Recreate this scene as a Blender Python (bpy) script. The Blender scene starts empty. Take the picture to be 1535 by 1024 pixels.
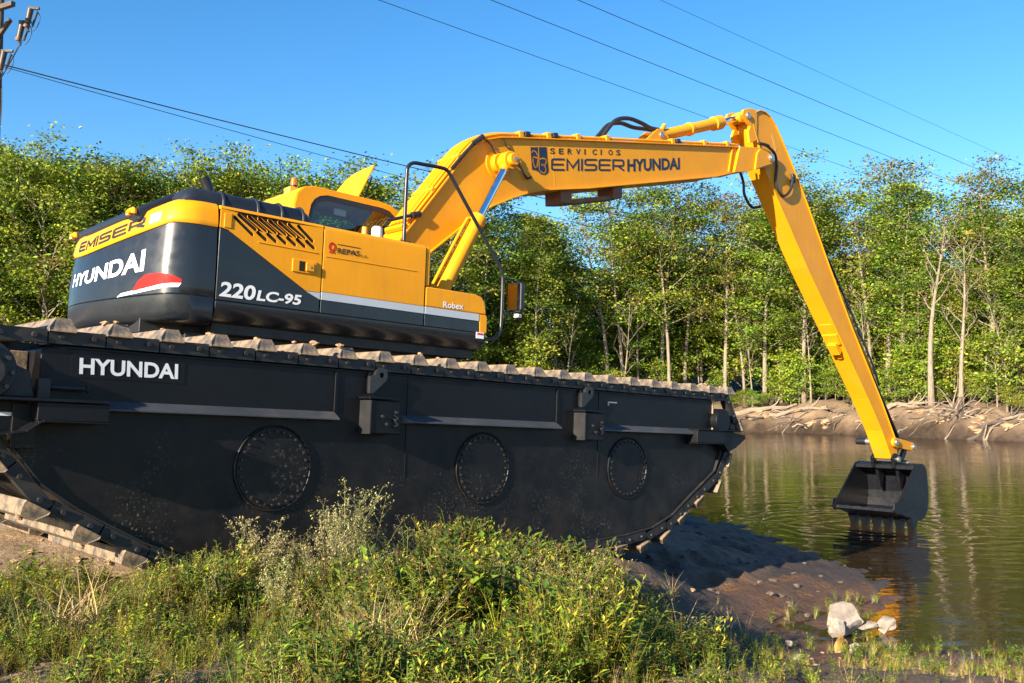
import bpy, math, random
import numpy as np
from mathutils import Vector, Matrix
R = math.radians
rng = random.Random(7)
nrng = np.random.default_rng(11)
scene = bpy.context.scene
col = scene.collection

# ---------------------------------------------------------------- camera, sky, sun, exposure
CAM_Z = 2.57
cam_data = bpy.data.cameras.new('camera'); cam = bpy.data.objects.new('camera', cam_data); col.objects.link(cam)
cam.location = (0, 0, CAM_Z)
cam.rotation_euler = (R(90 + 3.5967), 0, 0)
cam_data.sensor_width = 36.0; cam_data.lens = 36.0 * 1400 / 1535
cam_data.clip_end = 4000; cam_data.clip_start = 0.05
scene.camera = cam

SUN_EL = 20.0
LIGHT_YAW = 43.6 + 9.0          # heading the light travels, degrees from +X
sun_az = LIGHT_YAW + 180          # where the sun stands
world = bpy.data.worlds.new('World'); scene.world = world; world.use_nodes = True
wn = world.node_tree; wn.nodes.clear()
sky = wn.nodes.new('ShaderNodeTexSky'); sky.sky_type = 'NISHITA'; sky.sun_disc = False
sky.sun_elevation = R(SUN_EL); sky.sun_rotation = R(90 - sun_az)
sky.air_density = 1.0; sky.dust_density = 0.3; sky.ozone_density = 3.0; sky.altitude = 200
hs = wn.nodes.new('ShaderNodeHueSaturation'); hs.inputs['Saturation'].default_value = 1.28
bg = wn.nodes.new('ShaderNodeBackground'); bg.inputs['Strength'].default_value = 0.081
wo = wn.nodes.new('ShaderNodeOutputWorld')
wn.links.new(sky.outputs[0], hs.inputs['Color']); wn.links.new(hs.outputs[0], bg.inputs[0]); wn.links.new(bg.outputs[0], wo.inputs[0])
sd = bpy.data.lights.new('sun', 'SUN'); so = bpy.data.objects.new('sun', sd); col.objects.link(so)
sd.energy = 5.0; sd.angle = R(0.5); sd.color = (1.0, 0.86, 0.66)
ldir = Vector((math.cos(R(SUN_EL)) * math.cos(R(LIGHT_YAW)), math.cos(R(SUN_EL)) * math.sin(R(LIGHT_YAW)), -math.sin(R(SUN_EL))))
so.rotation_euler = ldir.to_track_quat('-Z', 'Y').to_euler(); so.location = (-20, -20, 30)
vs = scene.view_settings
vs.view_transform = 'Standard'; vs.look = 'None'; vs.gamma = 1; vs.exposure = 1.6; vs.use_curve_mapping = False
scene.render.engine = 'CYCLES'
scene.cycles.max_bounces = 6; scene.cycles.diffuse_bounces = 3; scene.cycles.transparent_max_bounces = 10

# ---------------------------------------------------------------- materials
MATS = {}
def nodes_of(name):
    m = bpy.data.materials.new(name); m.use_nodes = True; nt = m.node_tree
    b = nt.nodes['Principled BSDF']; MATS[name] = m
    return m, nt, b
def N(nt, t, **kw):
    n = nt.nodes.new(t)
    for k, v in kw.items():
        if hasattr(n, k) and not k.startswith('i_'): setattr(n, k, v)
        else: n.inputs[k.replace('i_', '').replace('_', ' ')].default_value = v
    return n
def noise(nt, scale, detail=4, rough=.55, coord='Object', vec=None):
    n = nt.nodes.new('ShaderNodeTexNoise'); n.inputs['Scale'].default_value = scale
    n.inputs['Detail'].default_value = detail; n.inputs['Roughness'].default_value = rough
    if vec is None:
        t = nt.nodes.new('ShaderNodeTexCoord'); vec = t.outputs[coord]
    nt.links.new(vec, n.inputs['Vector'])
    return n.outputs['Fac']
def ramp(nt, fac, stops):
    r = nt.nodes.new('ShaderNodeValToRGB'); nt.links.new(fac, r.inputs[0])
    while len(r.color_ramp.elements) < len(stops): r.color_ramp.elements.new(0.5)
    for e, (p, c) in zip(r.color_ramp.elements, stops):
        e.position = p; e.color = (c if len(c) == 4 else (*c, 1)) if not isinstance(c, (int, float)) else (c, c, c, 1)
    return r.outputs[0]
def mix(nt, fac, a, b, mode='MIX'):
    m = nt.nodes.new('ShaderNodeMixRGB'); m.blend_type = mode
    for i, v in ((0, fac), (1, a), (2, b)):
        if hasattr(v, 'links') or hasattr(v, 'is_linked'): nt.links.new(v, m.inputs[i])
        elif i == 0: m.inputs[0].default_value = v
        else: m.inputs[i].default_value = (*v, 1)
    return m.outputs[0]
def bump(nt, b, h, strength=.3, dist=.02):
    n = nt.nodes.new('ShaderNodeBump'); n.inputs['Strength'].default_value = strength; n.inputs['Distance'].default_value = dist
    nt.links.new(h, n.inputs['Height']); nt.links.new(n.outputs[0], b.inputs['Normal']); return n

def paint(name, base, rough=.35, var=.12, dirt=None, dirt_amt=.3, coat=0.0, metallic=0.0, bumpy=0.0, dirt_scale=3.0, spec=.5, chips=False):
    m, nt, b = nodes_of(name)
    n1 = noise(nt, 1.7, 5)
    lo = tuple(c * (1 - var) for c in base); hi = tuple(min(1, c * (1 + var)) for c in base)
    c = mix(nt, ramp(nt, n1, [(.3, 0.), (.7, 1.)]), lo, hi)
    if dirt:
        n2 = noise(nt, dirt_scale, 8, .7)
        f = ramp(nt, n2, [(.62 - dirt_amt * .3, 0.), (.78 - dirt_amt * .3, dirt_amt)])
        c = mix(nt, f, c, dirt)
    if chips:
        c = mix(nt, ramp(nt, noise(nt, 46, 3, .6), [(.70, 0.), (.74, .7)]), c, (.20, .11, .04))
        t_ = N(nt, 'ShaderNodeTexCoord'); mp_ = N(nt, 'ShaderNodeMapping'); mp_.inputs['Scale'].default_value = (9, 9, .9); nt.links.new(t_.outputs['Object'], mp_.inputs[0])
        c = mix(nt, ramp(nt, noise(nt, 1.6, 6, .7, vec=mp_.outputs[0]), [(.52, 0.), (.80, .32)]), c, (.36, .19, .05))
    nt.links.new(c, b.inputs['Base Color'])
    n3 = noise(nt, 9, 5)
    nt.links.new(ramp(nt, n3, [(.3, max(.03, rough - .07)), (.75, min(1, rough + .13))]), b.inputs['Roughness'])
    b.inputs['Metallic'].default_value = metallic
    b.inputs['Specular IOR Level'].default_value = spec
    b.inputs['Coat Weight'].default_value = coat; b.inputs['Coat Roughness'].default_value = .1
    if bumpy: bump(nt, b, noise(nt, 60, 4), bumpy, .004)
    return m
paint('yellow', (.70, .286, .004), .44, .07, (.45, .25, .07), .22, coat=.03, spec=.25, dirt_scale=1.6, chips=True)
paint('yellow_dusty', (.66, .33, .04), .5, .08, (.5, .3, .12), .3)
paint('dark_grey', (.012, .0155, .021), .30, .15, (.12, .10, .08), .06, coat=.2, spec=.4)
paint('hood_black', (.012, .015, .022), .38, .15, (.16, .13, .10), .05)
paint('frame_black', (.012, .012, .013), .55, .2, (.09, .07, .05), .3)
paint('rail_black', (.012, .013, .016), .35, .1)
paint('bucket_black', (.0055, .006, .0085), .34, .2, (.10, .075, .05), .12, spec=.35)
paint('silver', (.40, .44, .50), .35, .06)
paint('white_paint', (.72, .73, .75), .45, .04, (.4, .36, .3), .1)
paint('red_paint', (.50, .010, .008), .55, .05, spec=.15)
paint('navy', (.010, .016, .042), .4, .1)
paint('text_black', (.012, .011, .012), .45, .1)
paint('chrome', (.80, .82, .85), .09, .02, metallic=1.0)
paint('bolt_steel', (.42, .41, .40), .35, .15, metallic=.8)
paint('bolt_dull', (.06, .06, .064), .35, .15, metallic=.7)
paint('sticker', (.75, .55, .25), .5, .1)
paint('ledge_skylit', (.045, .05, .06), .42, .2, (.2, .16, .12), .25)  # hull black lifted to blue-grey: sky reflection on the ledge tops painted in
paint('rubber', (.016, .016, .017), .45, .2)
paint('rust_brown', (.16, .07, .03), .6, .25, (.3, .2, .1), .3)
paint('canister', (.80, .78, .74), .45, .05, (.4, .3, .2), .25)
paint('slot_black', (.004, .004, .004), .8, .1)
paint('cab_interior', (.03, .034, .035), .7, .1)
paint('seat_cloth', (.05, .05, .055), .9, .1)
paint('pole_wood', (.075, .06, .05), .85, .3, (.2, .16, .12), .3)
paint('insulator', (.045, .036, .032), .4, .3)
paint('wire_black', (.014, .014, .016), .6, .1)
paint('plastic_blue', (.30, .42, .55), .4, .1)
# pontoon black: semi gloss paint with splashes of dried mud
m, nt, b = nodes_of('pontoon_black')
sp = noise(nt, 38, 6, .72); ar = noise(nt, 1.1, 4, .6)
geo = N(nt, 'ShaderNodeTexCoord'); sx = N(nt, 'ShaderNodeSeparateXYZ'); nt.links.new(geo.outputs['Object'], sx.inputs[0])
lowm = N(nt, 'ShaderNodeMapRange'); lowm.inputs[1].default_value = .45; lowm.inputs[2].default_value = -.85; nt.links.new(sx.outputs[2], lowm.inputs[0])
mm = N(nt, 'ShaderNodeMath', operation='MULTIPLY'); nt.links.new(ramp(nt, ar, [(.50, 0.), (.62, 1.)]), mm.inputs[0]); nt.links.new(lowm.outputs[0], mm.inputs[1])
fl = N(nt, 'ShaderNodeMath', operation='MULTIPLY'); nt.links.new(ramp(nt, sp, [(.565, 0.), (.63, 1.)]), fl.inputs[0]); nt.links.new(mm.outputs[0], fl.inputs[1])
dust = N(nt, 'ShaderNodeMath', operation='MULTIPLY'); nt.links.new(ramp(nt, noise(nt, 3.1, 8, .7), [(.4, 0.), (.75, .34)]), dust.inputs[0]); nt.links.new(lowm.outputs[0], dust.inputs[1])
c0 = mix(nt, ramp(nt, noise(nt, .9, 4), [(.35, 0.), (.7, 1.)]), (.0028, .0034, .0052), (.0055, .006, .0085))
c1 = mix(nt, dust.outputs[0], c0, (.11, .08, .055)); c2 = mix(nt, fl.outputs[0], c1, (.28, .22, .16))
nt.links.new(c2, b.inputs['Base Color'])
nt.links.new(ramp(nt, noise(nt, 5, 5), [(.3, .36), (.75, .54)]), b.inputs['Roughness'])
b.inputs['Specular IOR Level'].default_value = .28
bump(nt, b, noise(nt, 1.4, 4), .28, .03)
# muddy track steel
m, nt, b = nodes_of('track_steel')
f = ramp(nt, noise(nt, 7.5, 8, .72, 'Object'), [(.42, 0.), (.58, .92)])
c = mix(nt, f, (.080, .072, .065), (.30, .21, .13)); nt.links.new(c, b.inputs['Base Color'])
b.inputs['Roughness'].default_value = .6; b.inputs['Metallic'].default_value = 0.1
bump(nt, b, noise(nt, 30, 6), .4, .01)
m, nt, b = nodes_of('mud_clump')
nt.links.new(ramp(nt, noise(nt, 14, 6, .7), [(.3, (.20, .125, .07)), (.7, (.42, .28, .16))]), b.inputs['Base Color']); b.inputs['Roughness'].default_value = .95
bump(nt, b, noise(nt, 40, 6), .6, .01)
# cab glass
m, nt, b = nodes_of('cab_glass')
nt.nodes.remove(b)
tr = N(nt, 'ShaderNodeBsdfTransparent'); tr.inputs[0].default_value = (.42, .55, .60, 1)
gl = N(nt, 'ShaderNodeBsdfGlossy'); gl.inputs['Roughness'].default_value = .02
lw = N(nt, 'ShaderNodeLayerWeight'); lw.inputs[0].default_value = .5
ms = N(nt, 'ShaderNodeMixShader'); nt.links.new(ramp(nt, lw.outputs['Facing'], [(.0, .06), (.45, .17), (.8, .42), (1., 1.)]), ms.inputs[0]); nt.links.new(tr.outputs[0], ms.inputs[1]); nt.links.new(gl.outputs[0], ms.inputs[2])
nt.links.new(ms.outputs[0], nt.nodes['Material Output'].inputs[0])
m, nt, b = nodes_of('mirror_glass')
b.inputs['Base Color'].default_value = (.75, .75, .75, 1); b.inputs['Metallic'].default_value = 1; b.inputs['Roughness'].default_value = .03
m, nt, b = nodes_of('amber_lens')
b.inputs['Base Color'].default_value = (.85, .22, .01, 1); b.inputs['Roughness'].default_value = .15; b.inputs['Transmission Weight'].default_value = .35
# ground
m, nt, b = nodes_of('ground')
geo = N(nt, 'ShaderNodeNewGeometry'); sx = N(nt, 'ShaderNodeSeparateXYZ'); nt.links.new(geo.outputs['Position'], sx.inputs[0])
P = geo.outputs['Position']
big = noise(nt, .35, 5, .6, vec=P); med = noise(nt, 2.2, 8, .68, vec=P); fine = noise(nt, 14, 8, .7, vec=P)
soil = mix(nt, ramp(nt, med, [(.32, 0.), (.68, 1.)]), (.17, .105, .058), (.42, .275, .155))
soil = mix(nt, ramp(nt, fine, [(.38, 0.), (.62, 1.)]), soil, (.50, .345, .205), 'MIX')
att = N(nt, 'ShaderNodeVertexColor'); att.layer_name = 'soil'
sc = N(nt, 'ShaderNodeSeparateColor'); nt.links.new(att.outputs[0], sc.inputs[0])
soilmix = mix(nt, sc.outputs[0], (.06, .042, .028), soil)         # red: dry sandy soil against leaf litter and gap shade painted under the weeds
wet = mix(nt, ramp(nt, med, [(.35, 0.), (.7, 1.)]), (.026, .017, .011), (.080, .048, .027))
orange = mix(nt, ramp(nt, big, [(.4, 0.), (.75, 1.)]), wet, (.20, .085, .025))
wet2 = mix(nt, sc.outputs[2], wet, orange)
c = mix(nt, sc.outputs[1], soilmix, wet2)                          # green: wet mud by the water
nt.links.new(c, b.inputs['Base Color'])
rr = N(nt, 'ShaderNodeMapRange'); rr.inputs[3].default_value = .95; rr.inputs[4].default_value = .60
nt.links.new(sc.outputs[1], rr.inputs[0]); nt.links.new(rr.outputs[0], b.inputs['Roughness'])
hsum = N(nt, 'ShaderNodeMath', operation='ADD'); nt.links.new(med, hsum.inputs[0]); nt.links.new(fine, hsum.inputs[1])
bump(nt, b, hsum.outputs[0], 1.0, .09)
# water
m, nt, b = nodes_of('water')
nt.nodes.remove(b)
geo = N(nt, 'ShaderNodeNewGeometry'); P = geo.outputs['Position']
BUCKET_XY = (8.05, 20.1)
sub = N(nt, 'ShaderNodeVectorMath', operation='SUBTRACT'); sub.inputs[1].default_value = (BUCKET_XY[0], BUCKET_XY[1], 0); nt.links.new(P, sub.inputs[0])
ln = N(nt, 'ShaderNodeVectorMath', operation='LENGTH'); nt.links.new(sub.outputs[0], ln.inputs[0])
nz = noise(nt, .8, 2, vec=P)
ad = N(nt, 'ShaderNodeMath', operation='MULTIPLY_ADD'); nt.links.new(nz, ad.inputs[0]); ad.inputs[1].default_value = 1.6; nt.links.new(ln.outputs['Value'], ad.inputs[2])
mu = N(nt, 'ShaderNodeMath', operation='MULTIPLY'); nt.links.new(ad.outputs[0], mu.inputs[0]); mu.inputs[1].default_value = 11.0
sn = N(nt, 'ShaderNodeMath', operation='SINE'); nt.links.new(mu.outputs[0], sn.inputs[0])
fade = N(nt, 'ShaderNodeMapRange'); fade.inputs[1].default_value = .5; fade.inputs[2].default_value = 7.; fade.inputs[3].default_value = 1.; fade.inputs[4].default_value = 0.; nt.links.new(ln.outputs['Value'], fade.inputs[0])
rg = N(nt, 'ShaderNodeMath', operation='MULTIPLY'); nt.links.new(sn.outputs[0], rg.inputs[0]); nt.links.new(fade.outputs[0], rg.inputs[1])
mp = N(nt, 'ShaderNodeMapping'); mp.inputs['Scale'].default_value = (.55, 1.5, 1); nt.links.new(P, mp.inputs[0])
w1 = noise(nt, 1.5, 3, .5, vec=mp.outputs[0]); w2 = noise(nt, 7, 2, .5, vec=mp.outputs[0])
s0 = N(nt, 'ShaderNodeMath', operation='MULTIPLY_ADD'); nt.links.new(w2, s0.inputs[0]); s0.inputs[1].default_value = .16; nt.links.new(w1, s0.inputs[2])
s1 = N(nt, 'ShaderNodeMath', operation='MULTIPLY'); nt.links.new(s0.outputs[0], s1.inputs[0]); nt.links.new(ramp(nt, noise(nt, .16, 3, .6, vec=P), [(.36, .38), (.60, 1.)]), s1.inputs[1])
s2 = N(nt, 'ShaderNodeMath', operation='MULTIPLY_ADD'); nt.links.new(rg.outputs[0], s2.inputs[0]); s2.inputs[1].default_value = .22; nt.links.new(s1.outputs[0], s2.inputs[2])
bp = N(nt, 'ShaderNodeBump'); bp.inputs['Strength'].default_value = .42; bp.inputs['Distance'].default_value = .05; nt.links.new(s2.outputs[0], bp.inputs['Height'])
fr = N(nt, 'ShaderNodeFresnel'); fr.inputs[0].default_value = 1.6; nt.links.new(bp.outputs[0], fr.inputs['Normal'])
gl = N(nt, 'ShaderNodeBsdfGlossy'); gl.inputs['Roughness'].default_value = .015; nt.links.new(bp.outputs[0], gl.inputs['Normal'])
df = N(nt, 'ShaderNodeBsdfDiffuse'); df.inputs[0].default_value = (.065, .040, .018, 1)
tr = N(nt, 'ShaderNodeBsdfTransparent'); tr.inputs[0].default_value = (.75, .55, .34, 1)
m1 = N(nt, 'ShaderNodeMixShader'); m1.inputs[0].default_value = .5; nt.links.new(tr.outputs[0], m1.inputs[1]); nt.links.new(df.outputs[0], m1.inputs[2])
m2 = N(nt, 'ShaderNodeMixShader'); nt.links.new(fr.outputs[0], m2.inputs[0]); nt.links.new(m1.outputs[0], m2.inputs[1]); nt.links.new(gl.outputs[0], m2.inputs[2])
nt.links.new(m2.outputs[0], nt.nodes['Material Output'].inputs[0])
# leaves: colour from the vertex colour, light through the blade
def leafmat(name, hue=.035, val=.3, trans=.35):
    m, nt, b = nodes_of(name)
    a = N(nt, 'ShaderNodeVertexColor'); a.layer_name = 'col'
    oi = N(nt, 'ShaderNodeObjectInfo')
    h = N(nt, 'ShaderNodeHueSaturation')
    mr = N(nt, 'ShaderNodeMapRange'); mr.inputs[3].default_value = .5 - hue; mr.inputs[4].default_value = .5 + hue; nt.links.new(oi.outputs['Random'], mr.inputs[0])
    rv = N(nt, 'ShaderNodeMath', operation='FRACT'); mu = N(nt, 'ShaderNodeMath', operation='MULTIPLY'); mu.inputs[1].default_value = 7.31
    nt.links.new(oi.outputs['Random'], mu.inputs[0]); nt.links.new(mu.outputs[0], rv.inputs[0])
    mv = N(nt, 'ShaderNodeMapRange'); mv.inputs[3].default_value = 1 - val; mv.inputs[4].default_value = 1 + val; nt.links.new(rv.outputs[0], mv.inputs[0])
    nt.links.new(a.outputs[0], h.inputs['Color']); nt.links.new(mr.outputs[0], h.inputs['Hue']); nt.links.new(mv.outputs[0], h.inputs['Value'])
    nt.nodes.remove(b)
    d = N(nt, 'ShaderNodeBsdfPrincipled'); nt.links.new(h.outputs[0], d.inputs['Base Color']); d.inputs['Roughness'].default_value = .55; d.inputs['Specular IOR Level'].default_value = .3
    t = N(nt, 'ShaderNodeBsdfTranslucent'); nt.links.new(h.outputs[0], t.inputs[0])
    ms = N(nt, 'ShaderNodeMixShader'); ms.inputs[0].default_value = trans
    nt.links.new(d.outputs[0], ms.inputs[1]); nt.links.new(t.outputs[0], ms.inputs[2]); nt.links.new(ms.outputs[0], nt.nodes['Material Output'].inputs[0])
leafmat('leaf', .018, .25, .22); leafmat('weed_leaf', .015, .12, .16)
def bark(name, a, c):
    m, nt, b = nodes_of(name)
    t = N(nt, 'ShaderNodeTexCoord'); mp = N(nt, 'ShaderNodeMapping'); mp.inputs['Scale'].default_value = (6, 6, 1.2); nt.links.new(t.outputs['Object'], mp.inputs[0])
    n = noise(nt, 2.0, 6, .65, vec=mp.outputs[0])
    nt.links.new(ramp(nt, n, [(.3, a), (.7, c)]), b.inputs['Base Color']); b.inputs['Roughness'].default_value = .9
    bump(nt, b, n, .7, .03)
bark('bark', (.12, .092, .07), (.36, .29, .22)); bark('bark_pale', (.12, .092, .068), (.33, .27, .20))
bark('driftwood', (.13, .098, .07), (.34, .27, .20)); bark('driftwood_dark', (.045, .035, .03), (.15, .11, .085))
m, nt, b = nodes_of('stone_white')
nt.links.new(ramp(nt, noise(nt, 6, 7, .7), [(.3, (.15, .12, .09)), (.62, (.36, .31, .26))]), b.inputs['Base Color']); b.inputs['Roughness'].default_value = .85
bump(nt, b, noise(nt, 22, 6), .5, .01)
m, nt, b = nodes_of('stone_orange')
nt.links.new(ramp(nt, noise(nt, 9, 7, .7), [(.3, (.16, .07, .02)), (.62, (.50, .24, .06))]), b.inputs['Base Color']); b.inputs['Roughness'].default_value = .85

# ---------------------------------------------------------------- mesh helpers
class MB:
    def __init__(s): s.v = []; s.f = []
    def add(s, vs, fs):
        o = len(s.v); s.v += [tuple(p) for p in vs]; s.f += [tuple(i + o for i in f) for f in fs]; return s
    def box(s, a, b_, rot=None, piv=None):
        x0, y0, z0 = a; x1, y1, z1 = b_
        vs = [(x0, y0, z0), (x1, y0, z0), (x1, y1, z0), (x0, y1, z0), (x0, y0, z1), (x1, y0, z1), (x1, y1, z1), (x0, y1, z1)]
        if rot is not None:
            pv = Vector(piv if piv else ((x0 + x1) / 2, (y0 + y1) / 2, (z0 + z1) / 2))
            vs = [rot @ (Vector(p) - pv) + pv for p in vs]
        return s.add(vs, [(0, 3, 2, 1), (4, 5, 6, 7), (0, 1, 5, 4), (1, 2, 6, 5), (2, 3, 7, 6), (3, 0, 4, 7)])
    def prism(s, poly, y0, y1):          # polygon in (x, z), extruded along y
        n = len(poly); ar = sum(poly[i][0] * poly[(i + 1) % n][1] - poly[(i + 1) % n][0] * poly[i][1] for i in range(n))
        if ar < 0: poly = poly[::-1]
        vs = [(x, y0, z) for x, z in poly] + [(x, y1, z) for x, z in poly]
        return s.add(vs, [tuple(range(n)), tuple(range(2 * n - 1, n - 1, -1))] + [(i, n + i, n + (i + 1) % n, (i + 1) % n) for i in range(n)])
    def cyl(s, p0, p1, r0, r1=None, seg=16, cap=True):
        r1 = r0 if r1 is None else r1
        return s.tube([p0, p1], [r0, r1], seg, cap)
    def tube(s, pts, r, seg=8, cap=True):
        pts = [Vector(p) for p in pts]; n = len(pts)
        rs = r if isinstance(r, (list, tuple)) else [r] * n
        base = len(s.v); up = None
        for i, p in enumerate(pts):
            d = (pts[min(i + 1, n - 1)] - pts[max(i - 1, 0)])
            if d.length < 1e-9: d = Vector((0, 0, 1))
            d.normalize()
            if up is None:
                up = d.orthogonal().normalized()
            else:
                up = up - d * up.dot(d)
                up = up.normalized() if up.length > 1e-6 else d.orthogonal().normalized()
            sd_ = d.cross(up)
            for k in range(seg):
                a = 2 * math.pi * k / seg
                s.v.append(tuple(p + (up * math.cos(a) + sd_ * math.sin(a)) * rs[i]))
        for i in range(n - 1):
            for k in range(seg):
                a = base + i * seg + k; b2 = base + i * seg + (k + 1) % seg
                s.f.append((a, b2, b2 + seg, a + seg))
        if cap:
            s.f.append(tuple(base + k for k in range(seg - 1, -1, -1))); s.f.append(tuple(base + (n - 1) * seg + k for k in range(seg)))
        return s
    def strip(s, pts, th, y0, y1, side=0):      # plate of thickness th along a path in (x, z)
        n = len(pts); A = []; B = []
        for i in range(n):
            x, z = pts[i]; xa, za = pts[max(i - 1, 0)]; xb, zb = pts[min(i + 1, n - 1)]
            dx, dz = xb - xa, zb - za; l = math.hypot(dx, dz) or 1; nx, nz_ = -dz / l, dx / l
            A.append((x + nx * th * (side - .5), z + nz_ * th * (side - .5))); B.append((x + nx * th * (side + .5), z + nz_ * th * (side + .5)))
        for i in range(n - 1):
            s.prism([A[i], A[i + 1], B[i + 1], B[i]], y0, y1)
        return s
    def build(s, name, mat, parent=None, local=None, bevel=0, sharp=38, seg=2):
        me = bpy.data.meshes.new(name); me.from_pydata(s.v, [], s.f); me.update()
        me.polygons.foreach_set('use_smooth', [True] * len(me.polygons)); me.set_sharp_from_angle(angle=R(sharp))
        me.materials.append(MATS[mat])
        return put(name, me, parent, local, bevel, seg)
def put(name, me, parent=None, local=None, bevel=0, seg=2):
    o = bpy.data.objects.new(name, me); col.objects.link(o)
    if parent: o.parent = parent
    if local is not None: o.matrix_local = local
    if bevel:
        bv = o.modifiers.new('bevel', 'BEVEL'); bv.width = bevel; bv.segments = seg; bv.limit_method = 'ANGLE'; bv.angle_limit = R(40); bv.harden_normals = True
    return o
def tag(o, label=None, cat=None, group=None, kind=None):
    if label: o['label'] = label
    if cat: o['category'] = cat
    if group: o['group'] = group
    if kind: o['kind'] = kind
    return o
def empty(name, loc=(0, 0, 0), rz=0):
    o = bpy.data.objects.new(name, None); col.objects.link(o); o.location = loc; o.rotation_euler = (0, 0, rz); o.empty_display_size = .2; return o
def mesh_np(name, V, T, C=None, mat='leaf', smooth=False):
    me = bpy.data.meshes.new(name); V = np.asarray(V, np.float32); T = np.asarray(T, np.int32)
    me.vertices.add(len(V)); me.vertices.foreach_set('co', V.ravel())
    k = T.shape[1]
    me.loops.add(T.size); me.loops.foreach_set('vertex_index', T.ravel())
    me.polygons.add(len(T)); me.polygons.foreach_set('loop_start', np.arange(0, T.size, k, dtype=np.int32)); me.polygons.foreach_set('loop_total', np.full(len(T), k, np.int32))
    if smooth: me.polygons.foreach_set('use_smooth', np.ones(len(T), bool))
    me.update(calc_edges=True)
    if C is not None:
        a = me.color_attributes.new('col', 'FLOAT_COLOR', 'POINT')
        a.data.foreach_set('color', np.concatenate([C, np.ones((len(V), 1))], 1).astype(np.float32).ravel())
    me.materials.append(MATS[mat]); return me
def arc(cx, cz, r, a0, a1, n):
    return [(cx + r * math.cos(R(a0 + (a1 - a0) * i / n)), cz + r * math.sin(R(a0 + (a1 - a0) * i / n))) for i in range(n + 1)]
def smooth_path(pts, sub=6):
    P_ = [Vector(p) for p in pts]; out = []
    for i in range(len(P_) - 1):
        p0 = P_[max(i - 1, 0)]; p1 = P_[i]; p2 = P_[i + 1]; p3 = P_[min(i + 2, len(P_) - 1)]
        for k in range(sub):
            t = k / sub
            out.append(.5 * ((2 * p1) + (p2 - p0) * t + (2 * p0 - 5 * p1 + 4 * p2 - p3) * t * t + (3 * p1 - p0 - 3 * p2 + p3) * t ** 3))
    out.append(P_[-1]); return out
_tc = {}
def text_shape(s, bold=0.0):
    key = (s, bold)
    if s == 'EMISER': key = (s, 'band' if bold < .018 else 'wide')
    if key in _tc: return _tc[key]
    cu = bpy.data.curves.new('lettering_curve', 'FONT'); cu.body = s; cu.offset = bold; cu.resolution_u = 4
    o = bpy.data.objects.new('lettering_curve', cu); col.objects.link(o)
    dg = bpy.context.evaluated_depsgraph_get()
    me = bpy.data.meshes.new_from_object(o.evaluated_get(dg))
    v = np.array([p.co[:2] for p in me.vertices]); f = [tuple(p.vertices) for p in me.polygons]
    bpy.data.objects.remove(o); bpy.data.curves.remove(cu); bpy.data.meshes.remove(me)
    lo = v.min(0); hi = v.max(0); v = (v - lo) / (hi - lo)
    _tc[key] = (v, f); return _tc[key]
def text_on(s, p_bl, p_br, p_tl, y=None, bold=0.0, mapf=None, shear=0.0):
    """letters in the box given by bottom-left, bottom-right, top-left (x, z) points on the plane y (or through mapf)"""
    v, f = text_shape(s, bold); mb = MB(); bl = np.array(p_bl); u = np.array(p_br) - bl; w = np.array(p_tl) - bl
    pts = [bl + u * (a + shear * b2) + w * b2 for a, b2 in v]
    mb.add([(p[0], y, p[1]) if mapf is None else mapf(p[0], p[1]) for p in pts], f)
    return mb

STROKES = {'E': [[(1, 1), (.10, 1), (0, .9), (0, .1), (.10, 0), (1, 0)], [('h', .5), (.92, .5)]], 'M': [[(0, -.0), (0, 1), (.5, .22), (1, 1), (1, 0)]], 'I': [[(0, -.0), (0, 1.0)]],
           'S': [[(1, 1), (.12, 1), (0, .9), (0, .6), (.12, .5), (.88, .5), (1, .4), (1, .1), (.88, 0), (0, 0)]], 'R': [[(0, 0), (0, 1), (.88, 1), (1, .9), (1, .52), (.88, .42), ('h', .42)], [(.55, 'l'), (1, 0)]]}
def stroke_text(s, lw, gap, wd=.12, narrow=.0):
    """wide technical capitals as flat ribbons in the unit box"""
    V_, F_ = [], []; x = 0.; tot = sum((narrow if c == 'I' else lw) for c in s) + gap * (len(s) - 1) + wd
    for c in s:
        w_ = narrow if c == 'I' else lw
        for pl in STROKES[c]:
            P_ = []
            for a, b_ in pl:
                a = wd / 2 / max(w_, .01) if a == 'h' else a
                b_ = .42 - wd / 2 / (1 - wd) if b_ == 'l' else b_
                P_.append(Vector((x + wd / 2 + a * w_, wd / 2 + b_ * (1 - wd))))
            n = len(P_); o = len(V_)
            for i in range(n):
                d0 = (P_[i] - P_[max(i - 1, 0)]); d1 = (P_[min(i + 1, n - 1)] - P_[i])
                if d0.length < 1e-9: d0 = d1
                if d1.length < 1e-9: d1 = d0
                d0.normalize(); d1.normalize(); t = (d0 + d1); t = t.normalized() if t.length > 1e-6 else d0; nm = Vector((-t.y, t.x)); m_ = wd / 2 / max(.5, nm.dot(Vector((-d0.y, d0.x))))
                e = d1 * 0; 
                if i == 0 and c != 'R': e = -d1 * wd * .5
                if i == n - 1: e = d0 * (wd * .5 if not (c == 'R' and n > 3) else 0)
                if i == 0 and pl[0][0] == 'h': e = d1 * 0
                for sg in (1, -1): q = P_[i] + nm * m_ * sg + e; V_.append((q.x / tot, q.y))
            for i in range(n - 1): F_.append((o + 2 * i, o + 2 * i + 1, o + 2 * i + 3, o + 2 * i + 2))
        x += w_ + gap
    return np.array(V_), F_
_tc[('EMISER', 'wide')] = stroke_text('EMISER', 1.0, .30, .15)
_tc[('EMISER', 'band')] = stroke_text('EMISER', 1.25, .42, .23)
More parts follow.
